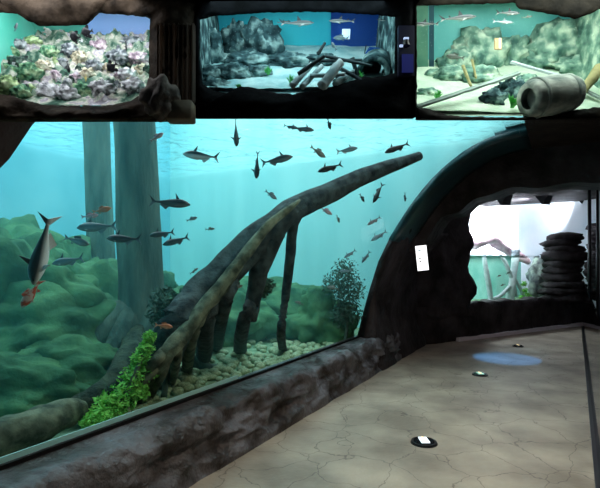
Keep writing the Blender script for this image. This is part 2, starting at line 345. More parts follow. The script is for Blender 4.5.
# ---- fish
def fin(pts, th=.012):
    """thin solid fin from a closed outline given in x,z (or 3-D points)"""
    bm = bmesh.new(); P = [Vector((p[0], 0, p[1])) if len(p) == 2 else Vector(p) for p in pts]
    f = bm.faces.new([bm.verts.new(p) for p in P]); bm.normal_update()
    n = f.normal.copy(); r = bmesh.ops.extrude_face_region(bm, geom=[f]); vv = [g for g in r['geom'] if isinstance(g, bmesh.types.BMVert)]
    for v in bm.verts: v.co -= n*th/2
    for v in vv: v.co += n*th
    bmesh.ops.recalc_face_normals(bm, faces=bm.faces); return bm
def body(hs, ws, zc, n=18, seg=14):
    bm = bmesh.new(); rings = []
    def itp(a, t):
        k = t*(len(a)-1); i = min(int(k), len(a)-2); f = k-i; f = f*f*(3-2*f)*.5+f*.5; return a[i]*(1-f)+a[i+1]*f
    for i in range(n+1):
        t = i/n; x = .5-t*.88
        h, w_, z = itp(hs, t), itp(ws, t), itp(zc, t)
        rings.append([bm.verts.new((x, w_*math.cos(2*math.pi*k/seg), z+h*math.sin(2*math.pi*k/seg))) for k in range(seg)])
    for i in range(n):
        for k in range(seg): bm.faces.new((rings[i][k], rings[i][(k+1)%seg], rings[i+1][(k+1)%seg], rings[i+1][k]))
    bm.faces.new(rings[0][::-1]); bm.faces.new(rings[-1]); bmesh.ops.recalc_face_normals(bm, faces=bm.faces); return bm
def fishmat(name, back, belly, lo=-.03, hi=.03, spots=None):
    m = bpy.data.materials.new(name); m.use_nodes = True; nt = m.node_tree; b = nt.nodes['Principled BSDF']; b.inputs['Roughness'].default_value = .35
    tc = nt.nodes.new('ShaderNodeTexCoord'); sp = nt.nodes.new('ShaderNodeSeparateXYZ'); mr = nt.nodes.new('ShaderNodeMapRange'); r = nt.nodes.new('ShaderNodeValToRGB')
    nt.links.new(tc.outputs['Object'], sp.inputs[0]); nt.links.new(sp.outputs[2], mr.inputs[0]); mr.inputs[1].default_value = lo; mr.inputs[2].default_value = hi
    r.color_ramp.elements[0].color = (*belly, 1); r.color_ramp.elements[1].color = (*back, 1)
    if spots:
        n = nt.nodes.new('ShaderNodeTexNoise'); n.inputs['Scale'].default_value = 5; nt.links.new(tc.outputs['Object'], n.inputs[0])
        nt.links.new(n.outputs[0], r.inputs[0]); r.color_ramp.elements[0].position = .47; r.color_ramp.elements[1].position = .53
    else: nt.links.new(mr.outputs[0], r.inputs[0])
    nt.links.new(r.outputs[0], b.inputs['Base Color']); return m
FM = {
 'cat': fishmat('catfish_skin', (.022,.035,.045), (.80,.84,.84)),
 'catdark': fishmat('dark_catfish_skin', (.02,.03,.04), (.11,.15,.17)),
 'pale': fishmat('pale_fish_skin', (.25,.30,.32), (.55,.6,.6)),
 'grey': fishmat('grey_fish_skin', (.07,.12,.14), (.22,.30,.32)),
 'black': fishmat('black_fish_skin', (.006,.006,.009), (.012,.011,.014)),
 'koi': fishmat('koi_skin', (.62,.10,.05), (.72,.55,.5), spots=True),
 'orange': fishmat('orange_fish_skin', (.45,.13,.05), (.6,.28,.16)),
 'pink': fishmat('pink_fish_skin', (.40,.22,.25), (.65,.5,.52)),
 'yellow': fishmat('yellow_fish_skin', (.55,.40,.08), (.6,.5,.2)),
 'shark': fishmat('shark_skin', (.035,.045,.05), (.40,.42,.40), -.02, .01),
 'brown': fishmat('brown_fish_skin', (.10,.12,.10), (.18,.2,.17)),
}
FG = {}
def fgeo(kind):
    if kind in FG: return FG[kind]
    g = {}
    def me(n, bm):
        m = bpy.data.meshes.new(n); bm.to_mesh(m); bm.free()
        for p in m.polygons: p.use_smooth = n.startswith('body')
        return m
    if kind == 'cat':
        g['body'] = body([.02,.075,.105,.115,.112,.098,.075,.05,.03,.024],[.035,.085,.098,.095,.082,.062,.044,.028,.016,.01],[0,.01,.012,.008,.003,0,.002,.006,.008,.008])
        g['tail_fin'] = fin([(-.36,.028),(-.52,.17),(-.44,.02),(-.52,-.15),(-.36,-.016)])
        g['dorsal_fin'] = fin([(.25,.09),(.12,.27),(.15,.10)]); g['anal_fin'] = fin([(.0,-.08),(-.10,-.17),(-.26,-.05),(-.2,-.03)])
        g['pectoral_fin'] = fin([(.30,.06,-.04),(.14,.22,-.08),(.20,.06,-.05)]); g['pectoral_fin.'] = fin([(.30,-.06,-.04),(.14,-.22,-.08),(.20,-.06,-.05)])
        ez = .03; ex = .42; ey = .062
    elif kind == 'shark':
        g['body'] = body([.01,.045,.065,.07,.07,.06,.045,.03,.02,.014],[.012,.04,.055,.055,.05,.04,.03,.02,.012,.008],[0]*10)
        g['tail_fin'] = fin([(-.36,.018),(-.54,.13),(-.44,.01),(-.48,-.07),(-.36,-.012)])
        g['dorsal_fin'] = fin([(.14,.06),(.02,.19),(.0,.06)]); g['anal_fin'] = fin([(-.18,.035),(-.26,.09),(-.25,.03)])
        g['pectoral_fin'] = fin([(.24,.045,-.03),(.06,.19,-.09),(.14,.045,-.04)]); g['pectoral_fin.'] = fin([(.24,-.045,-.03),(.06,-.19,-.09),(.14,-.045,-.04)])
        ez = .015; ex = .42; ey = .042
    elif kind == 'disc':
        g['body'] = body([.03,.17,.30,.38,.40,.36,.28,.18,.08,.05],[.02,.06,.08,.085,.08,.07,.05,.035,.02,.012],[0]*10)
        g['tail_fin'] = fin([(-.35,.05),(-.54,.18),(-.50,0),(-.54,-.18),(-.35,-.05)])
        g['dorsal_fin'] = fin([(.2,.30),(-.10,.52),(-.28,.48),(-.22,.22)]); g['anal_fin'] = fin([(.15,-.32),(-.10,-.52),(-.28,-.48),(-.22,-.22)])
        g['pectoral_fin'] = fin([(.2,.08,0),(.05,.16,-.06),(.06,.08,-.10)]); g['pectoral_fin.'] = fin([(.2,-.08,0),(.05,-.16,-.06),(.06,-.08,-.10)])
        ez = .06; ex = .38; ey = .058
    else:   # carp-like
        g['body'] = body([.02,.09,.135,.155,.15,.13,.095,.065,.04,.035],[.02,.065,.085,.09,.085,.07,.05,.034,.02,.012],[0]*10)
        g['tail_fin'] = fin([(-.36,.035),(-.54,.15),(-.46,0),(-.54,-.15),(-.36,-.03)])
        g['dorsal_fin'] = fin([(.16,.13),(.08,.24),(-.16,.17),(-.14,.09)]); g['anal_fin'] = fin([(-.08,-.12),(-.16,-.2),(-.22,-.08)])
        g['pectoral_fin'] = fin([(.26,.07,-.05),(.12,.19,-.12),(.16,.07,-.08)]); g['pectoral_fin.'] = fin([(.26,-.07,-.05),(.12,-.19,-.12),(.16,-.07,-.08)])
        ez = .04; ex = .40; ey = .06
    for s, n in ((1, 'eye'), (-1, 'eye.')):
        b = bmesh.new(); bmesh.ops.create_uvsphere(b, u_segments=8, v_segments=6, radius=.014, matrix=Matrix.Translation((ex, ey*s, ez))); g[n] = b
    g = {n: me(n, b) for n, b in g.items()}
    FG[kind] = g; return g
def orient(heading, up):
    x = Vector(heading).normalized(); z = Vector(up)-x*Vector(up).dot(x); z.normalize(); y = z.cross(x)
    return Matrix((x, y, z)).transposed()
MESHC = {}
def fish(name, kind, skin, P, L, heading, label, up=(0,0,1), group=None, parts=True, finm=None, cat='fish'):
    g = fgeo(kind); R = orient(heading, up)
    if parts:
        e = empty(name, P, label, cat, group); e.rotation_euler = R.to_euler(); e.scale = (L, L, L)
        for n, m in g.items():
            key = (kind, skin, n)
            if key not in MESHC:
                c = m.copy(); c.materials.append(M['eye'] if n.startswith('eye') else FM[skin] if n == 'body' else (finm or FM[skin])); MESHC[key] = c
            nm = n.rstrip('.'); o = bpy.data.objects.new(nm, MESHC[key]); COL.objects.link(o); o.parent = e
        return e
    key = (kind, skin)
    if key not in MESHC:
        bm = bmesh.new()
        for n, m in g.items(): bm.from_mesh(m)
        c = bpy.data.meshes.new(name); bm.to_mesh(c); bm.free(); c.materials.append(FM[skin])
        for p in c.polygons: p.use_smooth = True
        MESHC[key] = c
    o = bpy.data.objects.new(name, MESHC[key]); COL.objects.link(o); o.location = P; o.rotation_euler = R.to_euler(); o.scale = (L, L, L)
    return tag(o, label, cat, group)
def tfish(px, py, Lpx, ang, label, kind='cat', skin='catdark', dy=.5, yaw=.15, name='catfish', parts=None, up=None, k=None):
    Y = glassY(px, py)+dy
    a = math.radians(ang); h = Vector((math.cos(a)*math.cos(yaw), math.sin(yaw), math.sin(a)*math.cos(yaw)))
    if up is None: up = (0,0,1) if abs(math.sin(a)) < .8 else (-math.sin(a), -.2, math.cos(a)) if math.cos(a) > 0 else (math.sin(a), -.2, -math.cos(a))
    L = Lpx*Y/F/max(.35, math.cos(yaw))
    return fish(name, kind, skin, at(px, py, Y), L, h, label, up, 'fish swimming in the big tank', parts if parts is not None else Lpx > 15)
T = tfish
T(42,250,72,-107,'largest white-bellied catfish diving head down on the left',skin='cat',dy=.45,yaw=.1,up=(-.75,-.62,-.1))
T(31,294,34,-127,'red and white koi just below the diving catfish',kind='carp',skin='koi',dy=.45,yaw=.1,name='koi',up=(-.6,-.8,.2))
T(68,261,34,190,'slim grey catfish swimming left beside the diving catfish',dy=1.0,skin='grey')
T(77,241,24,-17,'dark oval fish above the slim grey catfish at left',kind='carp',skin='grey',dy=1.0,name='carp')
T(102,210,18,15,'orange fish in front of the thinner sunken trunk',kind='carp',skin='orange',dy=1.0,name='carp')
T(90,216,16,8,'dim orange fish left of the brighter orange one, by the thinner trunk',kind='carp',skin='pink',dy=1.2,name='carp')
T(97,227,42,182,'long dark fish swimming left under the two orange fish',dy=.9,skin='grey')
T(124,239,36,178,'dark catfish crossing in front of the thick sunken trunk',dy=.5,skin='catdark')
T(162,234,26,188,'dark catfish leaving the right side of the thick trunk',dy=.6)
T(176,241,28,196,'dark catfish just below and right of the one leaving the thick trunk',dy=.6)
T(170,203,39,-4,'sleek dark catfish swimming right beside the top of the thick trunk',dy=.6)
T(157,137,15,35,'small pinkish fish at the top right of the thick trunk',kind='carp',skin='pink',dy=.6,name='carp')
T(201,156,37,172,'white-bellied catfish swimming left near the top, high dorsal fin',skin='cat',dy=.5)
T(236,132,25,-92,'catfish seen from below pointing down, highest of the left half',dy=.6,skin='catdark',up=(0,1,0),yaw=.5)
T(257,165,26,-94,'catfish with long thin tail diving, left of the brown-backed catfish',dy=.6,skin='catdark',up=(.5,-.8,0),yaw=.2)
T(277,160,32,14,'dark-backed catfish swimming right beside the diving long-tailed one',dy=.6)
T(271,195,14,-35,'small pale grey fish above the middle of the leaning trunk',kind='carp',skin='grey',dy=.7,name='carp',parts=False)
T(291,127,15,-10,'small dark catfish under the water ripples, left of a pair',dy=.6,parts=False)
T(303,129,22,-5,'dark catfish under the water ripples, right of a pair',dy=.6)
T(329,124,11,-75,'small black oval fish close to the water surface',kind='carp',skin='black',dy=.5,name='carp',parts=False)
T(318,152,18,-35,'plump brown fish below the rippled surface',kind='carp',skin='brown',dy=.5,name='carp')
T(347,150,22,12,'pale slender fish shape for a reflection, right of the plump brown fish',skin='grey',dy=.7)  # fish shape stands in for part of the reflections
T(330,168,25,196,'dark catfish just above the leaning trunk, swimming left',dy=.4,skin='black')
T(397,148,25,200,'dark catfish above the end of the leaning trunk',dy=.35,skin='black')
T(362,198,9,-60,'tiny dark fish below the leaning trunk, left of a diving catfish',kind='carp',skin='black',dy=.6,name='carp',parts=False)
T(378,193,21,-116,'dark catfish diving just below the leaning trunk',dy=.6,skin='black',up=(.8,-.5,0))
T(405,197,9,-88,'tiny dark fish nearest the dark arch',skin='black',dy=.5,parts=False,up=(1,0,0))
T(374,221,15,212,'small dark catfish in the pale water left of the arch',dy=.6,skin='black',parts=False)
T(379,236,18,212,'grey catfish just below the small dark one left of the arch',skin='grey',dy=.6)
T(366,257,14,236,'small grey catfish lower left of the arch, tilted steeply',skin='grey',dy=.6,parts=False)
T(350,254,14,215,'small grey catfish left of the steeply tilted one',skin='grey',dy=.6,parts=False)
T(346,271,13,185,'lowest small grey catfish beside the arch',skin='grey',dy=.6,parts=False)
T(338,219,8,-70,'tiny dark fish right of the hanging branch',kind='carp',skin='brown',dy=.7,name='carp',parts=False)
T(326,211,14,-30,'small pinkish fish right of the top of the hanging branch',kind='carp',skin='pink',dy=.7,name='carp',parts=False)
T(192,219,11,20,'small pale fish in open water right of the thick trunk',kind='carp',skin='grey',dy=.8,name='carp',parts=False)
T(210,229,9,5,'small dark grey fish left of the leaning trunk',kind='carp',skin='brown',dy=.8,name='carp',parts=False)
T(194,271,10,35,'small fish just left of the lower leaning trunk',skin='brown',dy=.9,parts=False)
T(238,287,10,20,'small fish in front of the split of the leaning trunk',kind='carp',skin='brown',dy=.35,name='carp',parts=False)
T(164,326,17,-8,'orange fish above the green moss near the roots',kind='carp',skin='orange',dy=.35,name='carp')
T(281,238,9,200,'tiny dark fish shape for a plant bit left of the hanging branch',kind='carp',skin='brown',dy=.7,name='carp',parts=False)  # plant-like bit given a fish shape
T(299,303,9,160,'tiny dark fish shape for a plant tuft low down beside the hanging branch',kind='carp',skin='brown',dy=.8,name='carp',parts=False)  # dark plant tuft given a fish shape
T(333,288,12,170,'small dark fish shape for a plant tuft in front of the submerged bush',kind='carp',skin='brown',dy=.8,name='carp',parts=False)  # another plant tuft given a fish shape
# ---- sunken trees and driftwood
def obj_at_base(name, bm, m, parent=None, smooth=True):
    o = link(name, bm, m, parent, smooth)
    if not parent: origin_to(o)
    return o
def G(px, py, d): return at(px, py, glassY(px, py)+d)
def floorpt(px, py, z=.38): return at_z(px, py, z)
# thick trunk
def trunk(name, bx, py_base, Y, rad, lean, label, roots, m):
    base = at(bx, py_base, Y); base.z = .34
    pts = [base, base+Vector((0,0,.35)), base+Vector((lean*.2,0,.9)), base+Vector((lean*.5,0,1.8)), base+Vector((lean*.8,0,2.8)), base+Vector((lean,0,3.75))]
    bm = bmesh.new(); tube(bm, pts, [rad*1.75, rad*1.35, rad*1.08, rad, rad*.97, rad*1.0], 28, .10, 2.0, seed=bx)
    e = empty(name, base, label, 'tree trunk')
    o = link('trunk', bm, m, e); o.data.transform(Matrix.Translation(-base))
    for i, (ex, ey, ez, r0) in enumerate(roots):
        q = Vector((ex, ey, ez)); s = Vector((ex*.12, ey*.12, .75))
        bm = bmesh.new(); tube(bm, [s, s*.4+q*.35+Vector((0,0,.08)), q*.7+Vector((0,0,.06)), q], [r0, r0*.8, r0*.6, r0*.25], 10, .2, 2, seed=i+bx)
        link('root', bm, m, e)
    return e
big = trunk('sunken_trunk', 144, 372, 5.1, .225, -.13, 'thick upright sunken tree trunk standing in the tank', [(-1.1,-.75,.1,.17),(-.4,-1.0,.05,.14),(.45,-.55,.05,.15),(.75,.3,.05,.12),(-.9,.35,.05,.13)], M['bark'])
trunk('sunken_trunk', 104, 340, 6.9, .19, -.12, 'thinner upright tree trunk behind and left of the thick one', [(-.9,-.4,.05,.13),(.5,-.6,.05,.12)], M['bark'])
bm = bmesh.new(); tube(bm, [q-big.location for q in (at(143,290,5.1), at(138,335,4.9), G(124,368,1.0), G(104,392,.7), G(78,406,.65), G(40,420,.75))], [.14,.15,.12,.10,.08,.05], 18, .35, 2, seed=77); link('root', bm, M['dark_bark'], big)
# leaning trunk
e = empty('leaning_driftwood', floorpt(165, 372), 'long dark driftwood trunk leaning up to the tunnel roof', 'driftwood')
def dw(parent, name, pts, rad, m, seg=14, lump=.18, seed=1):
    P = [p-parent.location for p in pts]; bm = bmesh.new(); tube(bm, P, rad, seg, lump, 2.2, seed=seed); return link(name, bm, m, parent)
dw(e, 'trunk', [G(420,156,.12), G(372,173,.35), G(333,191,.5), G(297,208,.6), G(262,234,.65), G(228,268,.7), G(196,300,.7), G(172,335,.6), at_z(160,372,.36)], [.05,.085,.105,.115,.14,.15,.155,.15,.17], M['dark_wood'], seed=3, seg=26, lump=.22)
dw(e, 'branch', [G(292,208,.55), G(276,232,.5), G(262,262,.5), G(255,290,.5), G(250,320,.45)], [.08,.10,.10,.085,.07], M['dark_wood'], seed=5)
dw(e, 'branch', [G(300,212,.55), G(293,228,.5), G(290,258,.5), G(285,300,.5), G(281,332,.4), at_z(283,350,.36)], [.045,.05,.055,.045,.05,.06], M['dark_wood'], seed=6)
e2 = empty('pale_driftwood', floorpt(140, 392), 'pale brown forked driftwood running down in front of the dark trunk', 'driftwood')
dw(e2, 'trunk', [G(300,200,.38), G(268,226,.36), G(240,262,.34), G(213,296,.34), G(188,328,.32), G(160,362,.30), at_z(128,404,.37)], [.012,.045,.05,.055,.06,.065,.075], M['brown_wood'], seed=8, seg=20, lump=.35)
dw(e2, 'branch', [G(240,264,.34), G(222,290,.4), G(204,312,.45), G(192,340,.45), at_z(186,372,.36)], [.04,.045,.045,.05,.06], M['brown_wood'], seed=9)
for i, q in enumerate([((178,338),(176,358),(172,385)), ((170,350),(160,375),(150,398)), ((160,360),(140,384),(112,410)), ((165,352),(150,366),(130,384))]):
    a, b, c = q; dw(e2, 'root', [G(*a,.34), G(*b,.32), at_z(*c,.37)], [.05,.045,.03], M['brown_wood'], seed=20+i)
for i, q in enumerate([((235,282),(222,312),(216,348)), ((252,300),(243,325),(240,352)), ((215,300),(206,330),(203,362))]):
    a, b, c = q; o = bmesh.new(); tube(o, [G(*a,.5), G(*b,.5), at_z(*c,.36)], [.05,.07,.09], 12, .3, 2, seed=30+i)
    tag(obj_at_base('driftwood_stump', o, M['dark_wood']), ['dark upright driftwood post under the leaning trunk, middle of three','dark upright driftwood post under the leaning trunk, right of three','dark upright driftwood post under the leaning trunk, left of three'][i], 'driftwood', 'driftwood posts under the leaning trunk')
# flat log lower left
o = bmesh.new(); tube(o, [at_z(-60,452,.50), at_z(-10,442,.50), at_z(35,426,.52), at_z(68,413,.54), at_z(86,406,.56)], [.14,.13,.12,.10,.04], 14, .25, 2, seed=44)
tag(obj_at_base('fallen_log', o, M['brown_wood']), 'pale mossy log lying at the lower left of the tank', 'log')
# rocks : mound on the left and along the back
rk = [(-10,330,5.2,(1.1,.8,1.0),'large green boulder at the left edge of the tank'),(38,362,5.0,(1.0,.7,.62),'broad green boulder in front at the left of the tank'),
      (22,305,6.4,(1.1,.8,1.05),'tall green boulder behind the broad one, left of the tank'),(86,330,6.0,(.75,.6,.75),'green boulder left of the thick trunk foot'),
      (60,402,4.3,(.75,.45,.34),'low dark boulder behind the fallen log'),(10,420,3.9,(.7,.35,.3),'low green boulder nearest the left end of the log'),
      (205,322,7.4,(1.0,.6,.55),'dim green boulder behind the driftwood posts'),(262,318,8.2,(1.0,.6,.6),'dim green boulder behind the hanging branch'),
      (180,318,6.6,(.5,.4,.5),'small dim boulder right of the thick trunk foot'),(322,312,7.4,(.5,.4,.5),'green boulder beside the submerged bush'),(120,318,7.6,(.9,.6,.8),'boulder behind the foot of the thick trunk')]
for i, (px, py, Y, sz, lab) in enumerate(rk):
    P = at(px, py, Y); P.z = .33+sz[2]*.55
    bm = boulder((0,0,0), sz, i+1, .36, 5, 1.7); bmesh.ops.translate(bm, verts=bm.verts, vec=P)
    tag(obj_at_base('boulder', bm, M['tank_rock']), lab, 'rock', 'green boulders in the big tank')
# moss bush
def leafclump(bm, c, r, n, s, seed, stretch=(1,1,1)):
    rnd = random.Random(seed)
    for _ in range(n):
        d = Vector((rnd.gauss(0,1), rnd.gauss(0,1), rnd.gauss(0,1))).normalized()*r*rnd.uniform(.3,1)
        p = c+Vector((d.x*stretch[0], d.y*stretch[1], d.z*stretch[2]))
        a = Vector((rnd.uniform(-1,1), rnd.uniform(-1,1), rnd.uniform(-.3,1))).normalized(); b = a.orthogonal().normalized(); L = s*rnd.uniform(.6,1.3)
        vs = [bm.verts.new(p+q) for q in (a*L, b*L*.35, -a*L, -b*L*.35+a.cross(b)*L*.2)]
        bm.faces.new(vs)
e = empty('moss_bush', at_z(112, 418, .38), 'bright green mossy plant climbing the roots beside the glass', 'plant')
bm = bmesh.new()
for i, (px, py, r, d) in enumerate([(150,337,.05,.42),(147,347,.065,.40),(142,358,.08,.38),(140,370,.10,.36),(134,380,.12,.34),(128,392,.13,.32),(120,402,.13,.30),(112,412,.11,.26),(100,418,.09,.2),(95,424,.06,.15),(152,372,.06,.35),(105,405,.10,.33),(90,422,.07,.2),(140,392,.08,.25)]):
    leafclump(bm, G(px,py,d)-e.location, r, 260, .022, i)
link('foliage', bm, M['moss'], e, False)
bm = bmesh.new(); tube(bm, [at_z(108,420,.37)-e.location, G(126,394,.3)-e.location, G(150,338,.42)-e.location], [.03,.025,.01], 8, .1); link('stem', bm, M['bark'], e)
for (cx, cy, rr, d, sp, lab, n) in [(345,300,.22,.9,[(0,0),(-10,-15),(8,-12),(-4,14),(6,12),(0,-28)],'dark bushy water plant near the right end of the window',420),(205,300,.12,.8,[(0,0),(-10,8),(8,-6),(-14,-4)],'dark water plant left of the leaning trunk split',240),(262,292,.09,.45,[(0,0),(4,-6)],'small dark plant clinging to the forked branch',200),(164,300,.13,1.0,[(0,0),(6,10),(-4,14)],'dark green plant beside the thick trunk',220)]:
    c = G(cx, cy, d); e = empty('water_plant', c, lab, 'plant'); bm = bmesh.new()
    for i, (a, b) in enumerate(sp): leafclump(bm, at(cx+a, cy+b, c.y)-c, rr, n, .03, i+cx)
    link('foliage', bm, M['darkleaf'], e, False)
    if cy > 291 and cx != 345 and cx != 164: continue
    bm = bmesh.new(); bot = at(cx, cy, c.y); bot.z = .38; tube(bm, [bot-c, Vector((.03,0,(bot.z-c.z)*.5)), Vector((0,0,0))], [.03,.02,.012], 8, .1); link('stem', bm, M['bark'], e)
# pebbles
pebs = [boulder((0,0,0), (1,.8,.6), 50+k, .15, 2, 1.0) for k in range(5)]; pm = []
for k, b in enumerate(pebs):
    me = bpy.data.meshes.new('pebble'); b.to_mesh(me); b.free(); me.materials.append(M['pebble']); [setattr(p, 'use_smooth', True) for p in me.polygons]; pm.append(me)
rnd = random.Random(3); n = 0
LP = ['olive pebble lying on the gravel bed just behind the window', 'olive pebble lying among the driftwood roots behind the window']
spots = []
while n < 250:
    u = rnd.uniform(2.5, 6.7); v = -2.86-abs(rnd.gauss(0, .45)); s = rnd.uniform(.04, .085)
    if v < -4.2 or any((u-a)**2+(v-b)**2 < (s+c)**2*.55 for a, b, c in spots): continue
    spots.append((u, v, s)); o = bpy.data.objects.new('pebble', rnd.choice(pm)); COL.objects.link(o); o.location = W(u, v, .36+s*.35); o.scale = (s, s, s*rnd.uniform(.8,1.1)); o.rotation_euler = (0,0,rnd.uniform(0,6.3))
    k = 0 if u < 3.6 else 1 if u < 4.6 else 2 if u < 5.6 else 3
    tag(o, ['rounded olive pebble beside the foot of the green moss bush', 'rounded olive pebble among the pale driftwood roots', 'rounded olive pebble under the forked branch of the leaning trunk', 'rounded olive pebble near the far end of the tunnel window'][k], 'pebble', ['pebbles by the moss bush', 'pebbles among the roots', 'pebbles under the leaning trunk', 'pebbles at the far end of the window'][k]); n += 1
# ------------------------------------------------------------ walkway things
def downlight(px, py, r, label, lens):
    P = at_z(px, py, 0); e = empty('floor_light', P, label, 'light')
    bm = bmesh.new(); bmesh.ops.create_cone(bm, cap_ends=True, segments=32, radius1=r, radius2=r*.93, depth=.018, matrix=Matrix.Translation((0,0,.009))); link('rim', bm, M['metal_black'], e, False)
    bm = bmesh.new(); bmesh.ops.create_cone(bm, cap_ends=True, segments=24, radius1=r*.78, radius2=r*.75, depth=.006, matrix=Matrix.Translation((0,0,.021))); link('glass', bm, mat('floor_light_glass', (.01,.012,.015), .1), e, False)
    bm = bmesh.new(); box(bm, (0,0,.027), (r*.62, r*1.1, .008)); link('reflector', bm, lens, e, False)
    bm = bmesh.new(); box(bm, (0,0,.0325), (r*.12, r*1.0, .004)); link('lamp', bm, mat('warm_bulb', (1,.7,.3), .4, emit=(1,.7,.35), es=1.5), e, False)
    return e
downlight(424, 443, .118, 'round black recessed floor light nearest the camera', mat('bright_reflector', (.9,.92,.95), .3, emit=(.8,.9,1), es=1.0))
downlight(480, 375, .11, 'round black recessed floor light further along the walkway', mat('green_reflector', (.5,.8,.7), .3, emit=(.4,.9,.7), es=.35))
downlight(518, 346.5, .10, 'round black recessed floor light closest to the far wall', mat('dim_reflector', (.1,.1,.1), .3))
# lit notice on the left wall
P = at(422, 258, 7.0); u_, v_ = UV(P)
e = empty('notice_board', P, 'small bright white lit notice leaning on the dark rock wall', 'sign')
R = Matrix.Rotation(math.radians(-6), 3, 'Y')
bm = bmesh.new(); box(bm, (0,0,0), (.158,.03,.37), R); link('panel', bm, mat('lit_notice', (.95,.95,.95), .5, emit=(1,1,1), es=1.6), e, False)
bm = bmesh.new()
for x, z, a, b in ((-.035,.115,.04,.012),(-.02,.108,.03,.008),(.03,.118,.04,.006)): box(bm, R @ Vector((x,-.017,z)), (a,.004,b), R)
link('logo', bm, mat('teal_print', (.1,.4,.45), .6), e, False)
bm = bmesh.new()
for x, z in ((-.035,0),(-.035,-.05)): box(bm, R @ Vector((x,-.017,z)), (.03,.004,.018), R)
link('symbol', bm, mat('grey_print', (.2,.18,.2), .6), e, False)
bm = bmesh.new(); box(bm, (0,.05,0), (.06,.08,.06)); link('bracket', bm, M['metal_black'], e, False)
# far tank : glass front, water, roots, plants
bm = bmesh.new(); vs = [bm.verts.new(FW(t, .9+n, z)) for t in (.1, 5.6) for n in (0, .03) for z in (.0, 1.78)]
for f in ((0,1,3,2),(4,6,7,5),(0,4,5,1),(2,3,7,6),(0,2,6,4),(1,5,7,3)): bm.faces.new([vs[i] for i in f])
bmesh.ops.recalc_face_normals(bm, faces=bm.faces); tag(link('window_3', bm, M['pane'], smooth=False), 'glass front of the far tank beyond the cave mouth', kind='structure')
M['teal_back'] = mat('far_tank_back', (.22,.62,.55), .7, (.42,.78,.72), 1.5, .2)
bm = bmesh.new(); box(bm, (0,0,0), (1,1,1))
for v in bm.verts: v.co = FW(2.85+v.co.x*5.5, 2.3+v.co.y*.06, .88+v.co.z*1.76)
tag(link('wall_far_tank', bm, M['teal_back'], smooth=False), 'teal back wall of the far tank up to the water line', kind='structure')
bm = bmesh.new(); box(bm, (0,0,0), (1,1,1))
for v in bm.verts: v.co = FW(2.85+v.co.x*5.5, 1.6+v.co.y*1.4, .3+v.co.z*.5)
tag(link('floor_far_tank', bm, M['sand'], smooth=False), 'sandy bed of the far tank', kind='structure')
bm = bmesh.new(); bm.faces.new([bm.verts.new(FW(t, n, 1.76)) for t, n in ((.1,.93),(5.6,.93),(5.6,2.27),(.1,2.27))]); tag(link('far_water_surface', bm, M['water_top'], smooth=False), 'water surface of the far tank', kind='structure')
M['root'] = mat('pale_root', (.35,.42,.48), .7, (.55,.6,.66), 6, .5)
def FP(px, py, n):     # pixel on the plane n behind the far wall
    r = ray(px, py); o = A0+AN*n; Y = (o.x*AN.x+o.y*AN.y)/(r.x*AN.x+AN.y); return Vector((0,0,CZ))+r*Y
for i, (pts, rad, lab) in enumerate([([(484,255),(487,275),(491,300),(492,312)],[.05,.07,.07,.08],'pale upright root at the left of the far tank'),
    ([(516,250),(514,270),(511,290),(508,312)],[.10,.09,.10,.12],'thick pale upright root in the middle of the far tank'),
    ([(500,255),(506,264),(513,282),(516,296)],[.04,.05,.05,.05],'thin curved root crossing to the thick middle root'),
    ([(514,278),(519,286),(523,295),(525,306)],[.04,.05,.06,.05],'short pale root right of the thick middle root'),
    ([(510,286),(500,296),(488,301),(480,303)],[.05,.05,.05,.03],'low pale root spreading left along the far tank bed')]):
    bm = bmesh.new(); tube(bm, [FP(x, y, 1.5) for x, y in pts], rad, 12, .25, 2, seed=60+i); tag(obj_at_base('tank_root', bm, M['root']), lab, 'root', 'roots in the far tank')
bm = bmesh.new()
pts = [FP(470,240,1.9), FP(490,236,1.9), FP(505,247,1.8), FP(528,262,1.7)]; tube(bm, pts, [.26,.22,.17,.08], 16, .35, 2, seed=70); tag(obj_at_base('driftwood_branch', bm, mat('pink_wood', (.42,.24,.30), .7, (.75,.58,.64), 5, .5)), 'pinkish pale driftwood sloping above the far tank water', 'driftwood')
P = FP(538,282,1.2); bm = boulder((0,0,0), (.24,.24,.62), 71, .4, 4, 2.0); bmesh.ops.translate(bm, verts=bm.verts, vec=P); tag(obj_at_base('rock_column', bm, mat('mottled_rock', (.10,.10,.14), .8, (.42,.48,.46), 6, 1)), 'mottled rock column standing in the far tank', 'rock')
e = empty('water_plant', FP(523,303,1.1), 'green leafy plant at the foot of the mottled rock column', 'plant'); bm = bmesh.new()
for i, (x, y) in enumerate([(522,298),(525,291),(528,296),(524,284)]): leafclump(bm, FP(x,y,1.1)-e.location, .09, 120, .03, i)
link('foliage', bm, M['moss'], e, False)
for i, (x, y, a) in enumerate([(499,276,20),(503,285,200),(508,273,30)]):
    fish('small_fish', 'carp', 'brown', FP(x, y, 1.2), .13, (math.cos(math.radians(a)), .1, math.sin(math.radians(a))), ['small dark fish at left in the far tank','lowest small dark fish in the far tank','small dark fish beside the thick root of the far tank'][i], group='fish in the far tank', parts=False)
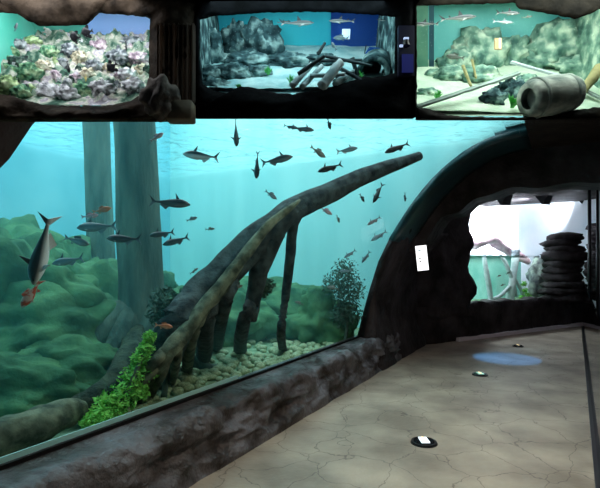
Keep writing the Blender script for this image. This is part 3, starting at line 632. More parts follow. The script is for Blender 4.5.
# stacked rock pillars in the far window
def pillar(name, px0, px1, pytop, n, label, seed, zb=.6):
    rnd = random.Random(seed); a = FP((px0+px1)/2, 300, n); w_ = (px1-px0)/F*a.y
    top = FP((px0+px1)/2, pytop, n).z; bm = bmesh.new(); z = zb; k = 0
    while z < top-.02:
        h = rnd.uniform(.16,.26); h = min(h, top-z+.05); t = (z-zb)/(top-zb)
        s = w_*.5*rnd.uniform(.82,1.08)*(1 if t < .75 else .82)
        b = boulder((0,0,0), (s, s*.7, h*.72), seed+k, .22, 3, 1.6); me = bpy.data.meshes.new('t'); bmesh.ops.translate(b, verts=b.verts, vec=Vector((a.x+rnd.uniform(-.06,.06), a.y, z+h/2))); b.to_mesh(me); b.free(); bm.from_mesh(me); bpy.data.meshes.remove(me); z += h*.8; k += 1
    return tag(obj_at_base(name, bm, M['rock_dark']), label, 'rock')
pillar('rock_pillar', 542, 584, 236, .25, 'dark layered rock pillar standing in the far window opening', 81)
pillar('rock_pillar', 587, 615, 226, .1, 'dark layered rock pillar at the right edge of the far opening', 91)
P = FP(581,292,.35); bm = boulder((0,0,0), (.10,.08,.22), 95, .4, 3, 2); bmesh.ops.translate(bm, verts=bm.verts, vec=P); tag(obj_at_base('coral_rock', bm, mat('cream_rock', (.5,.42,.35), .8, (.8,.75,.66), 8, 1)), 'small cream rock between the two dark pillars', 'rock')
# posts
for i, (px, Y, r, z1) in enumerate([(589.5, 10.2, .035, 3.2), (597.5, 7.6, .02, 2.9)]):
    p = at(px, 262, Y); bm = bmesh.new(); e = empty('steel_post', Vector((p.x, p.y, 0)), ['thick dark post at the far right before the rock pillar','thin dark post nearer the camera on the far right'][i], 'post')
    bmesh.ops.create_cone(bm, cap_ends=True, segments=14, radius1=r, radius2=r, depth=z1, matrix=Matrix.Translation((0,0,z1/2))); link('pole', bm, M['metal_black'], e)
    bm = bmesh.new(); bmesh.ops.create_cone(bm, cap_ends=True, segments=18, radius1=r*2.4, radius2=r*2, depth=.03, matrix=Matrix.Translation((0,0,.015))); link('base_plate', bm, M['metal_black'], e)
# spotlights
for i, px in enumerate((504.5, 545, 584)):
    P = FP(px, 196, .75); e = empty('spotlight', P, ['black spotlight hanging over the far tank, leftmost of three','black spotlight hanging over the far tank, middle of three','black spotlight hanging over the far tank, rightmost of three'][i], 'lamp', 'spotlights over the far tank')
    Rm = Matrix.Rotation(math.radians(-30), 3, 'Z') @ Matrix.Rotation(math.radians(28), 3, 'X')
    az = math.atan2(AD.y, AD.x); Rm = (Matrix.Rotation(az, 4, 'Z') @ Matrix.Rotation(math.radians(52), 4, 'X'))
    bm = bmesh.new(); bmesh.ops.create_cone(bm, cap_ends=True, segments=4, radius1=.27, radius2=.14, depth=.24, matrix=Rm @ Matrix.Rotation(math.radians(45),4,'Z')); link('housing', bm, M['metal_black'], e, False)
    bm = bmesh.new(); box(bm, (0,0,.2), (.03,.03,.4)); link('bracket', bm, M['metal_black'], e, False)
    bm = bmesh.new(); bmesh.ops.create_cube(bm, size=1, matrix=Rm @ Matrix.Translation((0,0,-.124)) @ Matrix.Diagonal((.32,.32,.008,1))); link('lens', bm, mat('lit_lens', (1,1,1), .3, emit=(.85,.95,1), es=4), e, False)
    q = P+AN.to_3d()*.25-Vector((0,0,.18)); spot('far_spot', q, q+AN.to_3d()*2.2-Vector((0,0,.7)), 1500, (.86, .94, 1), 1.9, .7, .1)
area('far_tank_fill', FW(2.9, 1.5, 3.6), 4.6, 800, (.72, .90, 1), (math.radians(25), 0, math.atan2(AD.y, AD.x)), 1.2)  # unseen area light added to brighten the far wall besides the spotlights
area('far_tank_fill', FW(2.9, 1.6, 1.72), 4.6, 40, (.85, 1, .95), (0, 0, math.atan2(AD.y, AD.x)), 1.0)  # second added area light, below the far water line
# ------------------------------------------------------------ three small display tanks in the bulkhead above the entrance
YB = 1.2; TILT = math.radians(38); PXM = YB/F
EX = Vector((1,0,0)); EY = Vector((0, math.cos(TILT), math.sin(TILT))); EZ = Vector((0, -math.sin(TILT), math.cos(TILT)))
class Case:
    def __init__(s, cx, cy, x0, x1, y0, y1, D=.42, floor=None):
        s.O = at(cx, cy, YB); s.x0 = (x0-cx)*PXM; s.x1 = (x1-cx)*PXM; s.zb = -(y1-cy)*PXM*math.cos(TILT); s.zt = -(y0-cy)*PXM*math.cos(TILT); s.D = D
    def P(s, x, y, z): return s.O+EX*x+EY*y+EZ*z
    def L(s, p): q = p-s.O; return Vector((q.x, q.dot(EY), q.dot(EZ)))
    def atd(s, px, py, y):
        r = ray(px, py); o = Vector((0,0,CZ))-s.O; t = (y-o.dot(EY))/r.dot(EY); return Vector((0,0,CZ))+r*t
    def onz(s, px, py, z):
        r = ray(px, py); o = Vector((0,0,CZ))-s.O; t = (z-o.dot(EZ))/r.dot(EZ); return Vector((0,0,CZ))+r*t
    def yfront(s, z): return (.035+z*math.sin(TILT))/math.cos(TILT)
    def shell(s, nm, mback, mside, mfloor, hf, floorlab, backlab):
        a, b, D = s.x0, s.x1, s.D
        bm = bmesh.new(); zt = s.zt+.02; zb = s.zb-.003
        f0, f1 = s.yfront(zt), s.yfront(zb)
        for q in ([(a,f0,zt),(b,f0,zt),(b,D,zt),(a,D,zt)], [(a,f0,zt),(a,D,zt),(a,D,zb),(a,f1,zb)], [(b,f0,zt),(b,D,zt),(b,D,zb),(b,f1,zb)]):
            bm.faces.new([bm.verts.new(s.P(*v)) for v in q])
        tag(link('wall_case_'+nm, bm, mside, smooth=False), 'side walls of the '+nm+' display tank', kind='structure')
        bm = bmesh.new(); bm.faces.new([bm.verts.new(s.P(*v)) for v in ((a,D,zb),(b,D,zb),(b,D,zt),(a,D,zt))])
        tag(link('wall_back_'+nm, bm, mback, smooth=False), backlab, kind='structure')
        bm = bmesh.new(); bm.faces.new([bm.verts.new(s.P(*v)) for v in ((a,f1,zb),(b,f1,zb),(b,D,zb),(a,D,zb))]); tag(link('floor_base_'+nm, bm, mfloor, smooth=False), 'bottom of the '+nm+' display tank', kind='structure')
        bm = bmesh.new(); N = 110; K = 80; rows = []
        for j in range(K+1):
            rows.append([bm.verts.new(s.P(a+(b-a)*i/N, f1+.012+(D-f1-.014)*j/K, hf(a+(b-a)*i/N, f1+.012+(D-f1-.014)*j/K))) for i in range(N+1)])
        for j in range(K):
            for i in range(N): bm.faces.new((rows[j][i], rows[j][i+1], rows[j+1][i+1], rows[j+1][i]))
        tag(link('floor_case_'+nm, bm, mfloor), floorlab, kind='structure')
def rframe(name, hole, rect, m, lab, bulge=.03, amp=.02, seed=0, depth=.05, sc=9, amb=0):
    """rock surround: irregular hole inside a rectangle, both in picture units on the bulkhead plane"""
    x0, y0, x1, y1 = rect; cx = sum(p[0] for p in hole)/len(hole); cy = sum(p[1] for p in hole)/len(hole)
    H = []
    n = len(hole)
    for i in range(n):
        a, b = hole[i], hole[(i+1)%n]; L = math.hypot(b[0]-a[0], b[1]-a[1]); k = max(1, int(L/2.5))
        for j in range(k):
            x = a[0]+(b[0]-a[0])*j/k; y = a[1]+(b[1]-a[1])*j/k
            H.append((x+.8*noise.noise(Vector((x*.2+seed, y*.2, 0))), y+1.0*noise.noise(Vector((x*.2, y*.2, seed+5)))))
    bm = bmesh.new(); rings = []; K = 12
    def outer(x, y):
        dx, dy = x-cx, y-cy; t = 1e9
        if dx > 0: t = min(t, (x1-cx)/dx)
        if dx < 0: t = min(t, (x0-cx)/dx)
        if dy > 0: t = min(t, (y1-cy)/dy)
        if dy < 0: t = min(t, (y0-cy)/dy)
        return cx+dx*t, cy+dy*t
    back = []
    for x, y in H: back.append(bm.verts.new(at(x, y, YB+depth)))
    rings.append(back)
    for k in range(K+1):
        r = []
        for x, y in H:
            ox, oy = outer(x, y); f = k/K; px = x+(ox-x)*f; py = y+(oy-y)*f; p = at(px, py, YB)
            b = math.sin(min(1, f*2.2)*math.pi/2)*min(1, (1-f)*4)
            p = at(px, py, YB-(b*bulge+b*amp*fbm(Vector((p.x, p.z*1.8, seed)), sc, 4)))
            r.append(bm.verts.new(p))
        rings.append(r)
    r = [bm.verts.new(Vector((0,0,CZ))+(v.co-Vector((0,0,CZ)))*(1+(depth+.02)/YB)) for v in rings[-1]]; rings.append(r)
    n = len(H)
    for a, b in zip(rings[:-1], rings[1:]):
        for i in range(n):
            try: bm.faces.new((a[i], a[(i+1)%n], b[(i+1)%n], b[i]))
            except ValueError: pass
    bmesh.ops.recalc_face_normals(bm, faces=bm.faces)
    return tag(link(name, bm, m), lab, kind='structure')
M['frame1'] = mat('brown_rock_surround', (.006, .0045, .003), .6, (.05, .037, .026), 22, .8, 60, dist=.006, spec=.05)
M['frame2'] = mat('black_rock_surround', (.001, .0013, .0015), .7, (.0035, .004, .005), 22, .6, 60, dist=.004, spec=.03)
M['frame3'] = mat('dark_rock_surround', (.003, .0028, .002), .6, (.012, .010, .007), 22, .7, 60, dist=.005, spec=.05)
c1 = Case(75, 58, -40, 156, 2, 110); c2 = Case(300, 55, 196, 399, 6, 98); c3 = Case(508, 58, 414, 645, -2, 121); c1.fz = c1.zb; c2.fz = c2.zb+.008; c3.fz = c3.zb+.005
def pane(n, rect, lab):
    x0, y0, x1, y1 = rect; bm = bmesh.new(); a, b = at(x0, y1, YB), at(x1, y0, YB); box(bm, ((a.x+b.x)/2, YB+.028, (a.z+b.z)/2), (b.x-a.x, .008, b.z-a.z)); return tag(link('window_%d' % n, bm, M['pane'], smooth=False), lab, kind='structure')
pane(4, (-30, 6, 154, 108), 'glass of the coral reef display tank'); pane(5, (197, 10, 398, 98), 'glass of the dark framed middle display tank'); pane(6, (415, 1, 635, 119), 'glass of the barrel display tank')
rframe('wall_surround_left', [(-18,13),(0,13),(21,14),(28,21),(40,26),(60,26),(86,25),(93,19),(99,13),(125,15),(146,17),(150,19),(149,50),(149,80),(146,92),(130,101),(105,106),(70,106),(40,104),(18,98),(5,94),(-18,96)], (-60,-40,195,122), M['frame1'], 'brown rock surround of the coral reef display tank', .03, .03, 3)
rframe('wall_surround_middle', [(200,20),(215,16),(235,15),(262,13),(300,12),(340,12.5),(375,15),(395,17),(395,45),(394,73),(380,77),(365,77),(350,81),(335,86),(318,89),(295,94),(270,92),(250,87),(240,86),(228,93),(214,91),(203,84),(200,60)], (195,-40,415.5,119), M['frame2'], 'black rock surround of the middle display tank', .012, .008, 9)
rframe('wall_surround_right', [(417,6),(440,5),(480,4),(515,3),(519,9),(545,13),(575,19),(590,14),(600,9),(625,7),(625,106),(600,107),(575,110),(550,114),(535,117),(505,117),(455,116),(440,113),(430,109),(417,107)], (415.5,-40,660,120.5), M['frame3'], 'dark rock surround of the barrel display tank', .012, .008, 17)
# bulkhead core behind the surrounds
bm = bmesh.new()
for (x0, x1, y0, y1) in ((-60,660,-60,-41),):
    a, b = at(x0, y1, YB), at(x1, y0, YB); box(bm, ((a.x+b.x)/2, YB+.1, (a.z+b.z)/2), (b.x-a.x, .2, b.z-a.z))
tag(link('wall_bulkhead', bm, M['frame2'], smooth=False), 'dark bulkhead above the display tanks', kind='structure')
CN = Vector((0, -1, 0))
# --- left case : coral reef
def mottled(name, stops, scale, bs=60, dist=.006, stretch=(1,1,1)):
    m = mat(name, stops[0][1], .9, stops[-1][1], scale, 1, bs, dist=dist, stretch=stretch, spec=.2); r = [n for n in m.node_tree.nodes if n.type == 'VALTORGB'][0].color_ramp
    r.elements[0].position = stops[0][0]; r.elements[1].position = stops[-1][0]
    for p, c in stops[1:-1]: e = r.elements.new(p); e.color = (*c, 1)
    return m
M['reef'] = mottled('reef_rock', [(.30,(.015,.03,.025)),(.42,(.06,.14,.10)),(.50,(.30,.36,.28)),(.56,(.62,.58,.50)),(.62,(.34,.30,.36)),(.72,(.75,.70,.72))], 24)  # darkest stops stand in for shade in the reef cavities
M['bluewall1'] = mat('blue_violet_back', (.22,.42,.85), .7, (.36,.52,.92), 3, .2)
M['greenwall'] = mat('sea_green_back', (.10,.62,.48), .7, (.22,.75,.62), 6, .2)
def h1(x, y):
    t = max(0, (y-.0)/c1.D); base = c1.zb-.012+.088*min(1, t*1.25)
    v = Vector((x, y, 0)); return base+.026*fbm(v+Vector((3,1,0)), 13, 5)+.022*abs(noise.noise(v*32))+.010*noise.noise(v*75)-.01*t
c1.shell('left', M['bluewall1'], M['greenwall'], M['reef'], h1, 'mottled reef slope in the left display tank', 'blue back wall of the left display tank')
bm = bmesh.new(); vs = [bm.verts.new(p) for p in (c1.atd(-45,40,.41), c1.atd(84,40,.41), c1.atd(88,-2,.41), c1.atd(-45,-2,.41))]; bm.faces.new(vs); bmesh.ops.solidify(bm, geom=bm.faces[:], thickness=.004)
tag(link('trim_7', bm, M['greenwall'], smooth=False), 'sea green half of the back wall of the left display tank', kind='structure')
def cm(n, lo, md, hi): return mottled(n, [(.34,lo),(.48,md),(.62,hi)], 55, 110, .004)
CC = {'cream': cm('cream_coral', (.10,.10,.07), (.55,.48,.34), (.85,.80,.64)), 'white': cm('white_coral', (.18,.18,.20), (.62,.60,.62), (.92,.90,.92)), 'green': cm('green_coral', (.015,.06,.035), (.12,.30,.17), (.45,.60,.36)),
      'pink': cm('pink_coral', (.10,.07,.10), (.46,.34,.40), (.82,.68,.72)), 'grey': cm('grey_coral_rock', (.03,.04,.05), (.18,.20,.22), (.52,.54,.56)), 'lime': cm('lime_coral', (.06,.13,.06), (.36,.50,.22), (.72,.84,.50)), 'dark': cm('dark_reef_rock', (.01,.015,.015), (.04,.07,.06), (.14,.2,.16))}
def oncase(c, hf, px, py):
    """walk the view line down to the bed of the tank"""
    t = YB+.03
    while t < 2.4:
        p = Vector((0,0,CZ))+ray(px, py)*t; l = c.L(p)
        if l.y > c.D-.02 or (l.y > .02 and l.z < hf(l.x, l.y)): return p
        t += .004
    return p
CR = [(8,52,13,7,'green','flat green coral plate at the upper left of the reef'),(33,40,9,4,'lime','small lime coral near the top left of the reef'),(20,62,12,6,'dark','dark reef rock at the left of the reef'),
 (50,52,10,7,'green','green coral mound in the upper middle of the reef'),(30,72,13,9,'green','large green coral mound at the left of the reef'),(8,85,14,9,'lime','pale lime coral mound at the lower left corner'),
 (44,66,8,6,'cream','cream branching coral left of the middle'),(57,76,7,6,'pink','pinkish coral knob beside the green mound'),(50,92,14,9,'white','pale coral mound low at the left'),
 (70,50,9,7,'grey','grey reef rock under the two black fish'),(80,57,9,6,'cream','cream coral right under the two black fish'),(67,94,13,9,'white','bright white coral at the bottom centre'),
 (84,92,11,10,'green','green coral clump at the bottom centre'),(95,66,9,7,'grey','grey rock in the middle of the reef'),(100,46,11,6,'pink','pink grey rock high in the middle of the reef'),
 (103,88,12,9,'white','white coral right of the green clump'),(118,56,12,7,'grey','grey rock beside the thin black fish'),(130,42,14,5,'grey','flat grey rock along the top right of the reef'),
 (125,74,11,6,'white','white coral below the dark grey rock'),(138,58,11,6,'pink','pink coral plate at the right of the reef'),(135,86,12,8,'white','white coral at the lower right of the reef'),
 (142,70,8,6,'cream','cream coral at the right edge of the reef'),(112,100,10,6,'pink','pink coral low near the rock surround'),(88,74,8,6,'cream','cream coral in the centre of the reef'),
 (22,92,10,7,'green','green coral low at the left near the surround'),(64,64,8,6,'grey','grey rock just left of the centre'),(110,68,8,5,'cream','cream coral next to the big black fish'),(18,44,9,5,'grey','grey rock at the top left of the reef'),(76,80,7,6,'pink','small pink coral below the centre')]
def coral(c, hf, px, py, rx, rz, m, lab, seed, grp, nm='coral', st=.8, amp=.45):
    p = oncase(c, hf, px, py+rz*.4); k = p.y/F; P = p+EZ*(rz*k*.25)
    bm = boulder((0,0,0), (rx*k*.85, rx*k*st*.7, rz*k*.95), seed, amp, 4, 2.2)
    for v in bm.verts: v.co += v.co.normalized()*rz*k*.16*noise.noise(v.co*160)
    o = link(nm, bm, m); o.location = P; o.rotation_euler = (TILT, 0, 0); return tag(o, lab, 'coral' if nm == 'coral' else 'rock', grp)
for i, (px, py, rx, rz, cc, lab) in enumerate(CR): coral(c1, h1, px, py, rx, rz, CC[cc], lab, i+1, 'corals and rocks of the reef tank', 'coral' if cc in ('cream','white','green','pink','lime') else 'reef_rock')
rnd = random.Random(12)
for i in range(60):
    px = rnd.uniform(2, 148); py = rnd.uniform(40 if px > 25 else 50, 100); t = (py-35)/65
    ck = rnd.choice(['green','lime','cream','grey','dark','white'] if px < 60 else ['white','pink','cream','grey','grey','dark','white'])
    coral(c1, h1, px, py, rnd.uniform(2.5,5)*(.7+.5*t), rnd.uniform(2.5,4.5)*(.7+.5*t), CC[ck], 'small rough '+ck+(' coral' if ck != 'dark' else ' reef')+' piece in the '+('left' if px < 60 else 'right')+(' upper' if py < 68 else ' lower')+' part of the reef', 300+i, 'small '+ck+' pieces of the reef, '+('left' if px < 60 else 'right')+(' upper' if py < 68 else ' lower'))
def cf(c, px, py, L, ang, kind, skin, y, label, name, yaw=.1, grp=None, parts=None):
    P = c.atd(px, py, y); a = math.radians(ang); return fish(name, kind, skin, P, L*P.y/F, (math.cos(a)*math.cos(yaw), math.sin(yaw), math.sin(a)*math.cos(yaw)), label, (0,-.38,.92) if abs(math.sin(a)) < .8 else (-1,0,0), grp, L > 11 if parts is None else parts)
g1 = 'fish of the coral reef tank'
cf(c1,75,37,12,165,'disc','black',.16,'left of the two round black fish side by side','angelfish',grp=g1,parts=True)
cf(c1,87,32,12,190,'disc','black',.16,'right of the two round black fish side by side','angelfish',grp=g1,parts=True)
cf(c1,112,67,12,215,'disc','black',.09,'round black fish low on the right of the reef','angelfish',grp=g1,parts=True)
cf(c1,68,67,12,-80,'carp','black',.09,'dark fish pointing down left of the reef centre','angelfish',grp=g1,parts=True)
cf(c1,126,46,11,-88,'shark','black',.12,'thin black upright fish at the right of the reef','cleaner_fish',grp=g1)
cf(c1,16,27,9,80,'carp','grey',.12,'small grey fish in the green water at top left','damselfish',grp=g1)
cf(c1,47,32,9,10,'disc','brown',.2,'small brown fish above the left of the reef','damselfish',grp=g1)
cf(c1,86,78,7,-95,'carp','yellow',.06,'small yellow fish in the middle of the reef','damselfish',grp=g1)
cf(c1,57,88,7,100,'carp','yellow',.05,'small yellow fish low at the left of the reef','damselfish',grp=g1)
# curtain wall, boulder and ledge right of the reef tank
bm = bmesh.new()
n = 40; rows = []
for j in (24, 102):
    rows.append([bm.verts.new(at(157+38*i/n, j, YB-.035)+Vector((0, .006*math.sin(i*1.3)+.004*math.sin(i*2.9), 0))) for i in range(n+1)])
for i in range(n): bm.faces.new((rows[0][i], rows[0][i+1], rows[1][i+1], rows[1][i]))
bmesh.ops.solidify(bm, geom=bm.faces[:], thickness=.004)
tag(origin_to(link('curtain', bm, mat('brown_curtain', (.03,.018,.010), .8, (.05,.032,.02), 8, .2))), 'dark brown curtain hanging right of the coral reef tank', 'curtain')
P = at(160, 99, YB-.06); bm = boulder((0,0,0), (15*PXM, .03, 19*PXM), 33, .35, 4, 1.5); bmesh.ops.translate(bm, verts=bm.verts, vec=P)
tag(origin_to(link('boulder', bm, mat('grey_boulder', (.03,.025,.02), .7, (.26,.22,.18), 25, .9, 60, dist=.005))), 'grey brown boulder at the lower right corner of the reef tank', 'rock')
bm = bmesh.new(); a, b = at(168, 122, YB-.04), at(194, 104, YB-.04); box(bm, ((a.x+b.x)/2, YB-.045, (a.z+b.z)/2), (b.x-a.x, .05, b.z-a.z)); bmesh.ops.bevel(bm, geom=bm.edges[:], offset=.004, segments=2)
tag(origin_to(link('stone_ledge', bm, mat('tan_stone', (.12,.095,.06), .7, (.22,.18,.12), 20, .6, 50, dist=.004))), 'tan stone ledge below the brown curtain', 'ledge')
# --- middle case
M['cyanwall'] = mat('cyan_back', (.03,.52,.66), .7, (.06,.66,.76), 8, .2, stretch=(1,1,.2))
M['bluewall2'] = mat('deep_blue_back', (.01,.09,.50), .5, (.03,.16,.62), 3, .2)
M['whitesand'] = mat('white_sand', (.26,.50,.52), .9, (.55,.74,.72), 18, .6, 80, dist=.003)
M['bluerock'] = mottled('blue_grey_rock', [(.34,(.008,.022,.028)),(.50,(.05,.11,.12)),(.66,(.34,.50,.48))], 30)
def h2(x, y): v = Vector((x, y, 5)); e = max(0, (y-.22)/.28); return c2.fz+.005*fbm(v, 12, 3)+.004*e
c2.shell('middle', M['cyanwall'], M['bluerock'], M['whitesand'], h2, 'white sand bed of the middle display tank', 'cyan back wall of the middle display tank')
bm = bmesh.new(); bm.faces.new([bm.verts.new(p) for p in (c2.atd(331,64,.41), c2.atd(402,64,.41), c2.atd(402,0,.41), c2.atd(331,0,.41))]); bmesh.ops.solidify(bm, geom=bm.faces[:], thickness=.004); tag(link('trim_8', bm, M['bluewall2'], smooth=False), 'deep blue panel at the back of the middle display tank', kind='structure')
def stick(c, nm, a, b, ra, rb, m, lab, cat, grp=None, seed=0, lump=.2, flat=1, mid=None):
    pts = [a]+([mid] if mid else [(a+b)/2])+[b]; bm = bmesh.new(); tube(bm, pts, [ra, (ra+rb)/2, rb], 12, lump, 2, seed=seed, flat=flat); return tag(origin_to(link(nm, bm, m)), lab, cat, grp)
def c2r(px, py, rx, rz, lab, sd, m='bluerock', c=c2, hf=h2, grp='rocks of the middle display tank'): return coral(c, hf, px, py, rx, rz, M[m], lab, sd, grp, 'reef_rock', .8, .4)
for i, q in enumerate([(212,52,14,24,'tall blue grey rock at the left edge of the middle tank'),(215,86,18,8,'pale rock in the near left corner of the middle tank'),(210,74,15,9,'rock below the tall rock at the left edge'),(262,44,24,22,'large dim rock standing left of the cyan back wall'),(238,44,15,22,'dim rock between the tall left rock and the large dim one'),(248,60,24,8,'long flat rock across the left middle'),(290,60,26,7,'long flat rock in front of the cyan wall'),(232,72,20,9,'low rock behind the first green plant'),(322,60,20,6,'low flat rock behind the driftwood pile'),(345,80,14,6,'low rock beneath the driftwood pile'),(257,72,15,7,'low rock beside the sandy patch'),(392,68,10,9,'rock right of the hollow log')]):
    c2r(*q, 100+i)
M['paledrift'] = mat('pale_blue_driftwood', (.22,.36,.38), .8, (.66,.80,.80), 30, .6, 60, dist=.003)
M['darkdrift'] = mat('dark_blue_driftwood', (.015,.03,.035), .8, (.06,.10,.11), 30, .6, 60, dist=.003)
def Z2(px, py, z): return c2.onz(px, py, c2.fz+z)
for i, (a, b, r, mm, lab) in enumerate([
    ((292,86,.025),(312,64,.06),.0075,'paledrift','leftmost pale log of the driftwood pile'),((302,87,.02),(322,66,.05),.007,'paledrift','second pale log from the left of the driftwood pile'),
    ((322,86,.03),(341,62,.07),.012,'paledrift','thickest pale plank leaning in the middle of the pile'),((310,76,.04),(345,74,.04),.005,'paledrift','pale log lying across the leaning logs'),
    ((318,61,.06),(362,60,.06),.004,'darkdrift','long dark branch lying on top of the pile'),((325,56,.07),(372,66,.05),.004,'darkdrift','dark branch sloping down towards the hollow log'),
    ((298,74,.05),(325,56,.09),.005,'darkdrift','dark branch rising to the right over the pale logs'),((318,54,.09),(325,43,.11),.004,'darkdrift','short dark spike sticking up at the back of the pile'),
    ((335,84,.02),(356,70,.03),.008,'paledrift','pale log low at the right of the pile'),((340,68,.05),(368,84,.02),.005,'darkdrift','dark branch running down to the near right'),((352,58,.06),(358,76,.02),.006,'darkdrift','dark upright stick beside the hollow log')]):
    stick(c2, 'driftwood_log', Z2(*a), Z2(*b), r*1.1, r*.85, M[mm], lab, 'log', 'driftwood pile in the middle tank', i, .3)
# hollow ring log
e = empty('hollow_log', Z2(374,78,.0), 'hollow round log lying end on at the right of the middle tank', 'log'); bm = bmesh.new(); R0 = 15*PXM*1.22; NS = 26
ca = Z2(373,73,.015)-e.location; rr = []
for yy, r_ in ((0,R0),(0,R0*.68),(.09,R0*.66),(.09,R0)):
    rr.append([bm.verts.new(ca+EX*(math.cos(t)*r_*(1+.08*noise.noise(Vector((math.cos(t)*2, math.sin(t)*2, yy*9)))))+EZ*(math.sin(t)*r_*.92)+(EY*.95+EX*.25)*yy) for t in [2*math.pi*k/NS for k in range(NS)]])
for a, b in ((0,1),(1,2),(2,3),(3,0)):
    for k in range(NS): bm.faces.new((rr[a][k], rr[a][(k+1)%NS], rr[b][(k+1)%NS], rr[b][k]))
bmesh.ops.recalc_face_normals(bm, faces=bm.faces); link('bark', bm, M['bluerock'], e)
bm = bmesh.new(); bm.faces.new([bm.verts.new(ca+EX*(math.cos(t)*R0*.67)+EZ*(math.sin(t)*R0*.62)+EY*.06) for t in [2*math.pi*k/NS for k in range(NS)]]); bmesh.ops.solidify(bm, geom=bm.faces[:], thickness=.004); link('hollow_shade', bm, M['darkdrift'], e)  # dark disc stands in for the shade inside the log
def tuft(c, P, hgt, n, m, lab, seed, grp):
    e = empty('water_plant', P, lab, 'plant', grp); rnd = random.Random(seed); bm = bmesh.new()
    for _ in range(n):
        a = rnd.uniform(0, 6.28); sp = rnd.uniform(.15,.6)*hgt; tip = EZ*hgt*rnd.uniform(.5,1)+EX*math.cos(a)*sp+EY*math.sin(a)*sp; w_ = EX.cross(tip).normalized()*hgt*.0+Vector((math.sin(a), 0, math.cos(a)*.3)).normalized()*hgt*.07
        b0 = EX*rnd.uniform(-.1,.1)*hgt; md = tip*.55+EZ*hgt*.08
        vs = [bm.verts.new(q) for q in (b0-w_*.5, b0+w_*.5, b0+md+w_, b0+md-w_)]; t = bm.verts.new(b0+tip); bm.faces.new(vs); bm.faces.new((vs[3], vs[2], t))
    link('leaves', bm, m, e, False); return e
M['green'] = mat('bright_green_leaf', (.06,.50,.08), .6, (.20,.72,.20), 60)
for i, (px, py, hh, lab) in enumerate([(268,75,.024,'small green plant on the sand left of the driftwood pile'),(291,84,.024,'green plant in front of the leftmost logs'),(239,89,.016,'tiny green plant near the front left surround'),(359,80,.026,'green plant at the foot of the hollow log')]):
    tuft(c2, Z2(px, py, .002), hh, 26, M['green'], lab, i, 'green plants of the middle tank')
g2 = 'fish of the middle display tank'
cf(c2,297,23,34,4,'shark','shark',.20,'longest grey shark near the top left of the middle tank','small_shark',grp=g2)
cf(c2,283,22,12,10,'shark','shark',.32,'small faint shark left of the longest one','small_shark',grp=g2)
cf(c2,342,21,26,176,'shark','shark',.2,'grey shark right of the dividing line in the middle tank','small_shark',grp=g2)
cf(c2,381,20,9,-5,'shark','shark',.2,'small dark shark at the top right of the middle tank','small_shark',grp=g2,parts=False)
cf(c2,341,38,15,175,'carp','grey',.22,'pale silver fish in the blue part of the middle tank','silver_fish',grp=g2)
cf(c2,334,46,10,120,'carp','grey',.22,'small tilted fish below the silver one','silver_fish',grp=g2,parts=False)
M['lit'] = mat('light_patch_glow', (.6,.8,.9), .4, emit=(.65,.88,1), es=.9)  # glow stands in for light reflections on the blue back
for i, (px, py, w_, h_, lab) in enumerate([(346,34,8,9,'small glowing patch standing in for white light left of the flag in the middle tank'),(391,34,5,9,'small glowing patch standing in for white light at the right edge of the middle tank')]):
    P = c2.atd(px, py, .395); bm = bmesh.new(); k = P.y/F; box(bm, P, (w_*k, .006, h_*k), Matrix.Rotation(TILT,3,'X')); tag(origin_to(link('light_patch', bm, M['lit'])), lab, 'light')
P = c2.atd(372,50,.32); e = empty('dive_flag', P, 'white and blue slanted flag panel at the back of the middle tank', 'flag'); k = P.y/F
bm = bmesh.new(); bm.faces.new([bm.verts.new(EX*x*k+EZ*z*k) for x, z in ((-7,-4),(5,-4),(8,2),(-3,3))]); bmesh.ops.solidify(bm, geom=bm.faces[:], thickness=.003); link('panel', bm, mat('flag_blue', (.02,.16,.6), .5), e, False)
bm = bmesh.new(); bm.faces.new([bm.verts.new(EX*x*k+EZ*z*k-EY*.004) for x, z in ((-6,-3.5),(1,-3.5),(7,1.5),(2,1.5))]); bmesh.ops.solidify(bm, geom=bm.faces[:], thickness=.002); link('stripe', bm, mat('flag_white', (.8,.9,.95), .5), e, False)
bm = bmesh.new(); tube(bm, [EX*-7*k-EZ*12*k, EX*-7*k-EZ*2*k, EX*-6*k+EZ*5*k], [.0015]*3, 6); link('pole', bm, M['darkdrift'], e)
# panel added for the blue-lit recess, and lamp, right of the middle window
a, b = at(398, 77, YB-.02), at(414, 27, YB-.02); e = empty('recess_panel', Vector(((a.x+b.x)/2, YB-.02, a.z)), 'dark navy panel standing in for the recess right of the middle display tank', 'cabinet')
bm = bmesh.new(); box(bm, (0,0,(b.z-a.z)/2), (b.x-a.x, .015, b.z-a.z)); link('body', bm, mat('navy_panel', (.008,.009,.03), .5), e, False)
bm = bmesh.new(); box(bm, (.002,-.009,.24*(b.z-a.z)), ((b.x-a.x)*.7, .004, .36*(b.z-a.z))); link('lower_panel', bm, mat('recess_glow', (.02,.025,.16), .4, emit=(.03,.04,.25), es=.2), e, False)  # faint glow stands in for the blue light in the recess
e = empty('small_lamp', at(406, 43, YB-.05), 'small lamp with glowing bits for a white reflection, before the navy panel', 'lamp')
bm = bmesh.new(); bmesh.ops.create_cone(bm, cap_ends=True, segments=16, radius1=.010, radius2=.006, depth=.014); link('housing', bm, M['metal_black'], e, False)
bm = bmesh.new(); box(bm, (0,-.002,.010), (.012,.006,.004)); box(bm, (-.012,-.002,-.008), (.008,.006,.004)); link('lens', bm, mat('reflection_glow', (.7,.8,.95), .4, emit=(.5,.65,1), es=.9), e, False)  # glowing bits stand in for the light reflection at the fixture
bm = bmesh.new(); box(bm, (0,.014,0), (.005,.026,.005)); link('arm', bm, M['metal_black'], e, False)
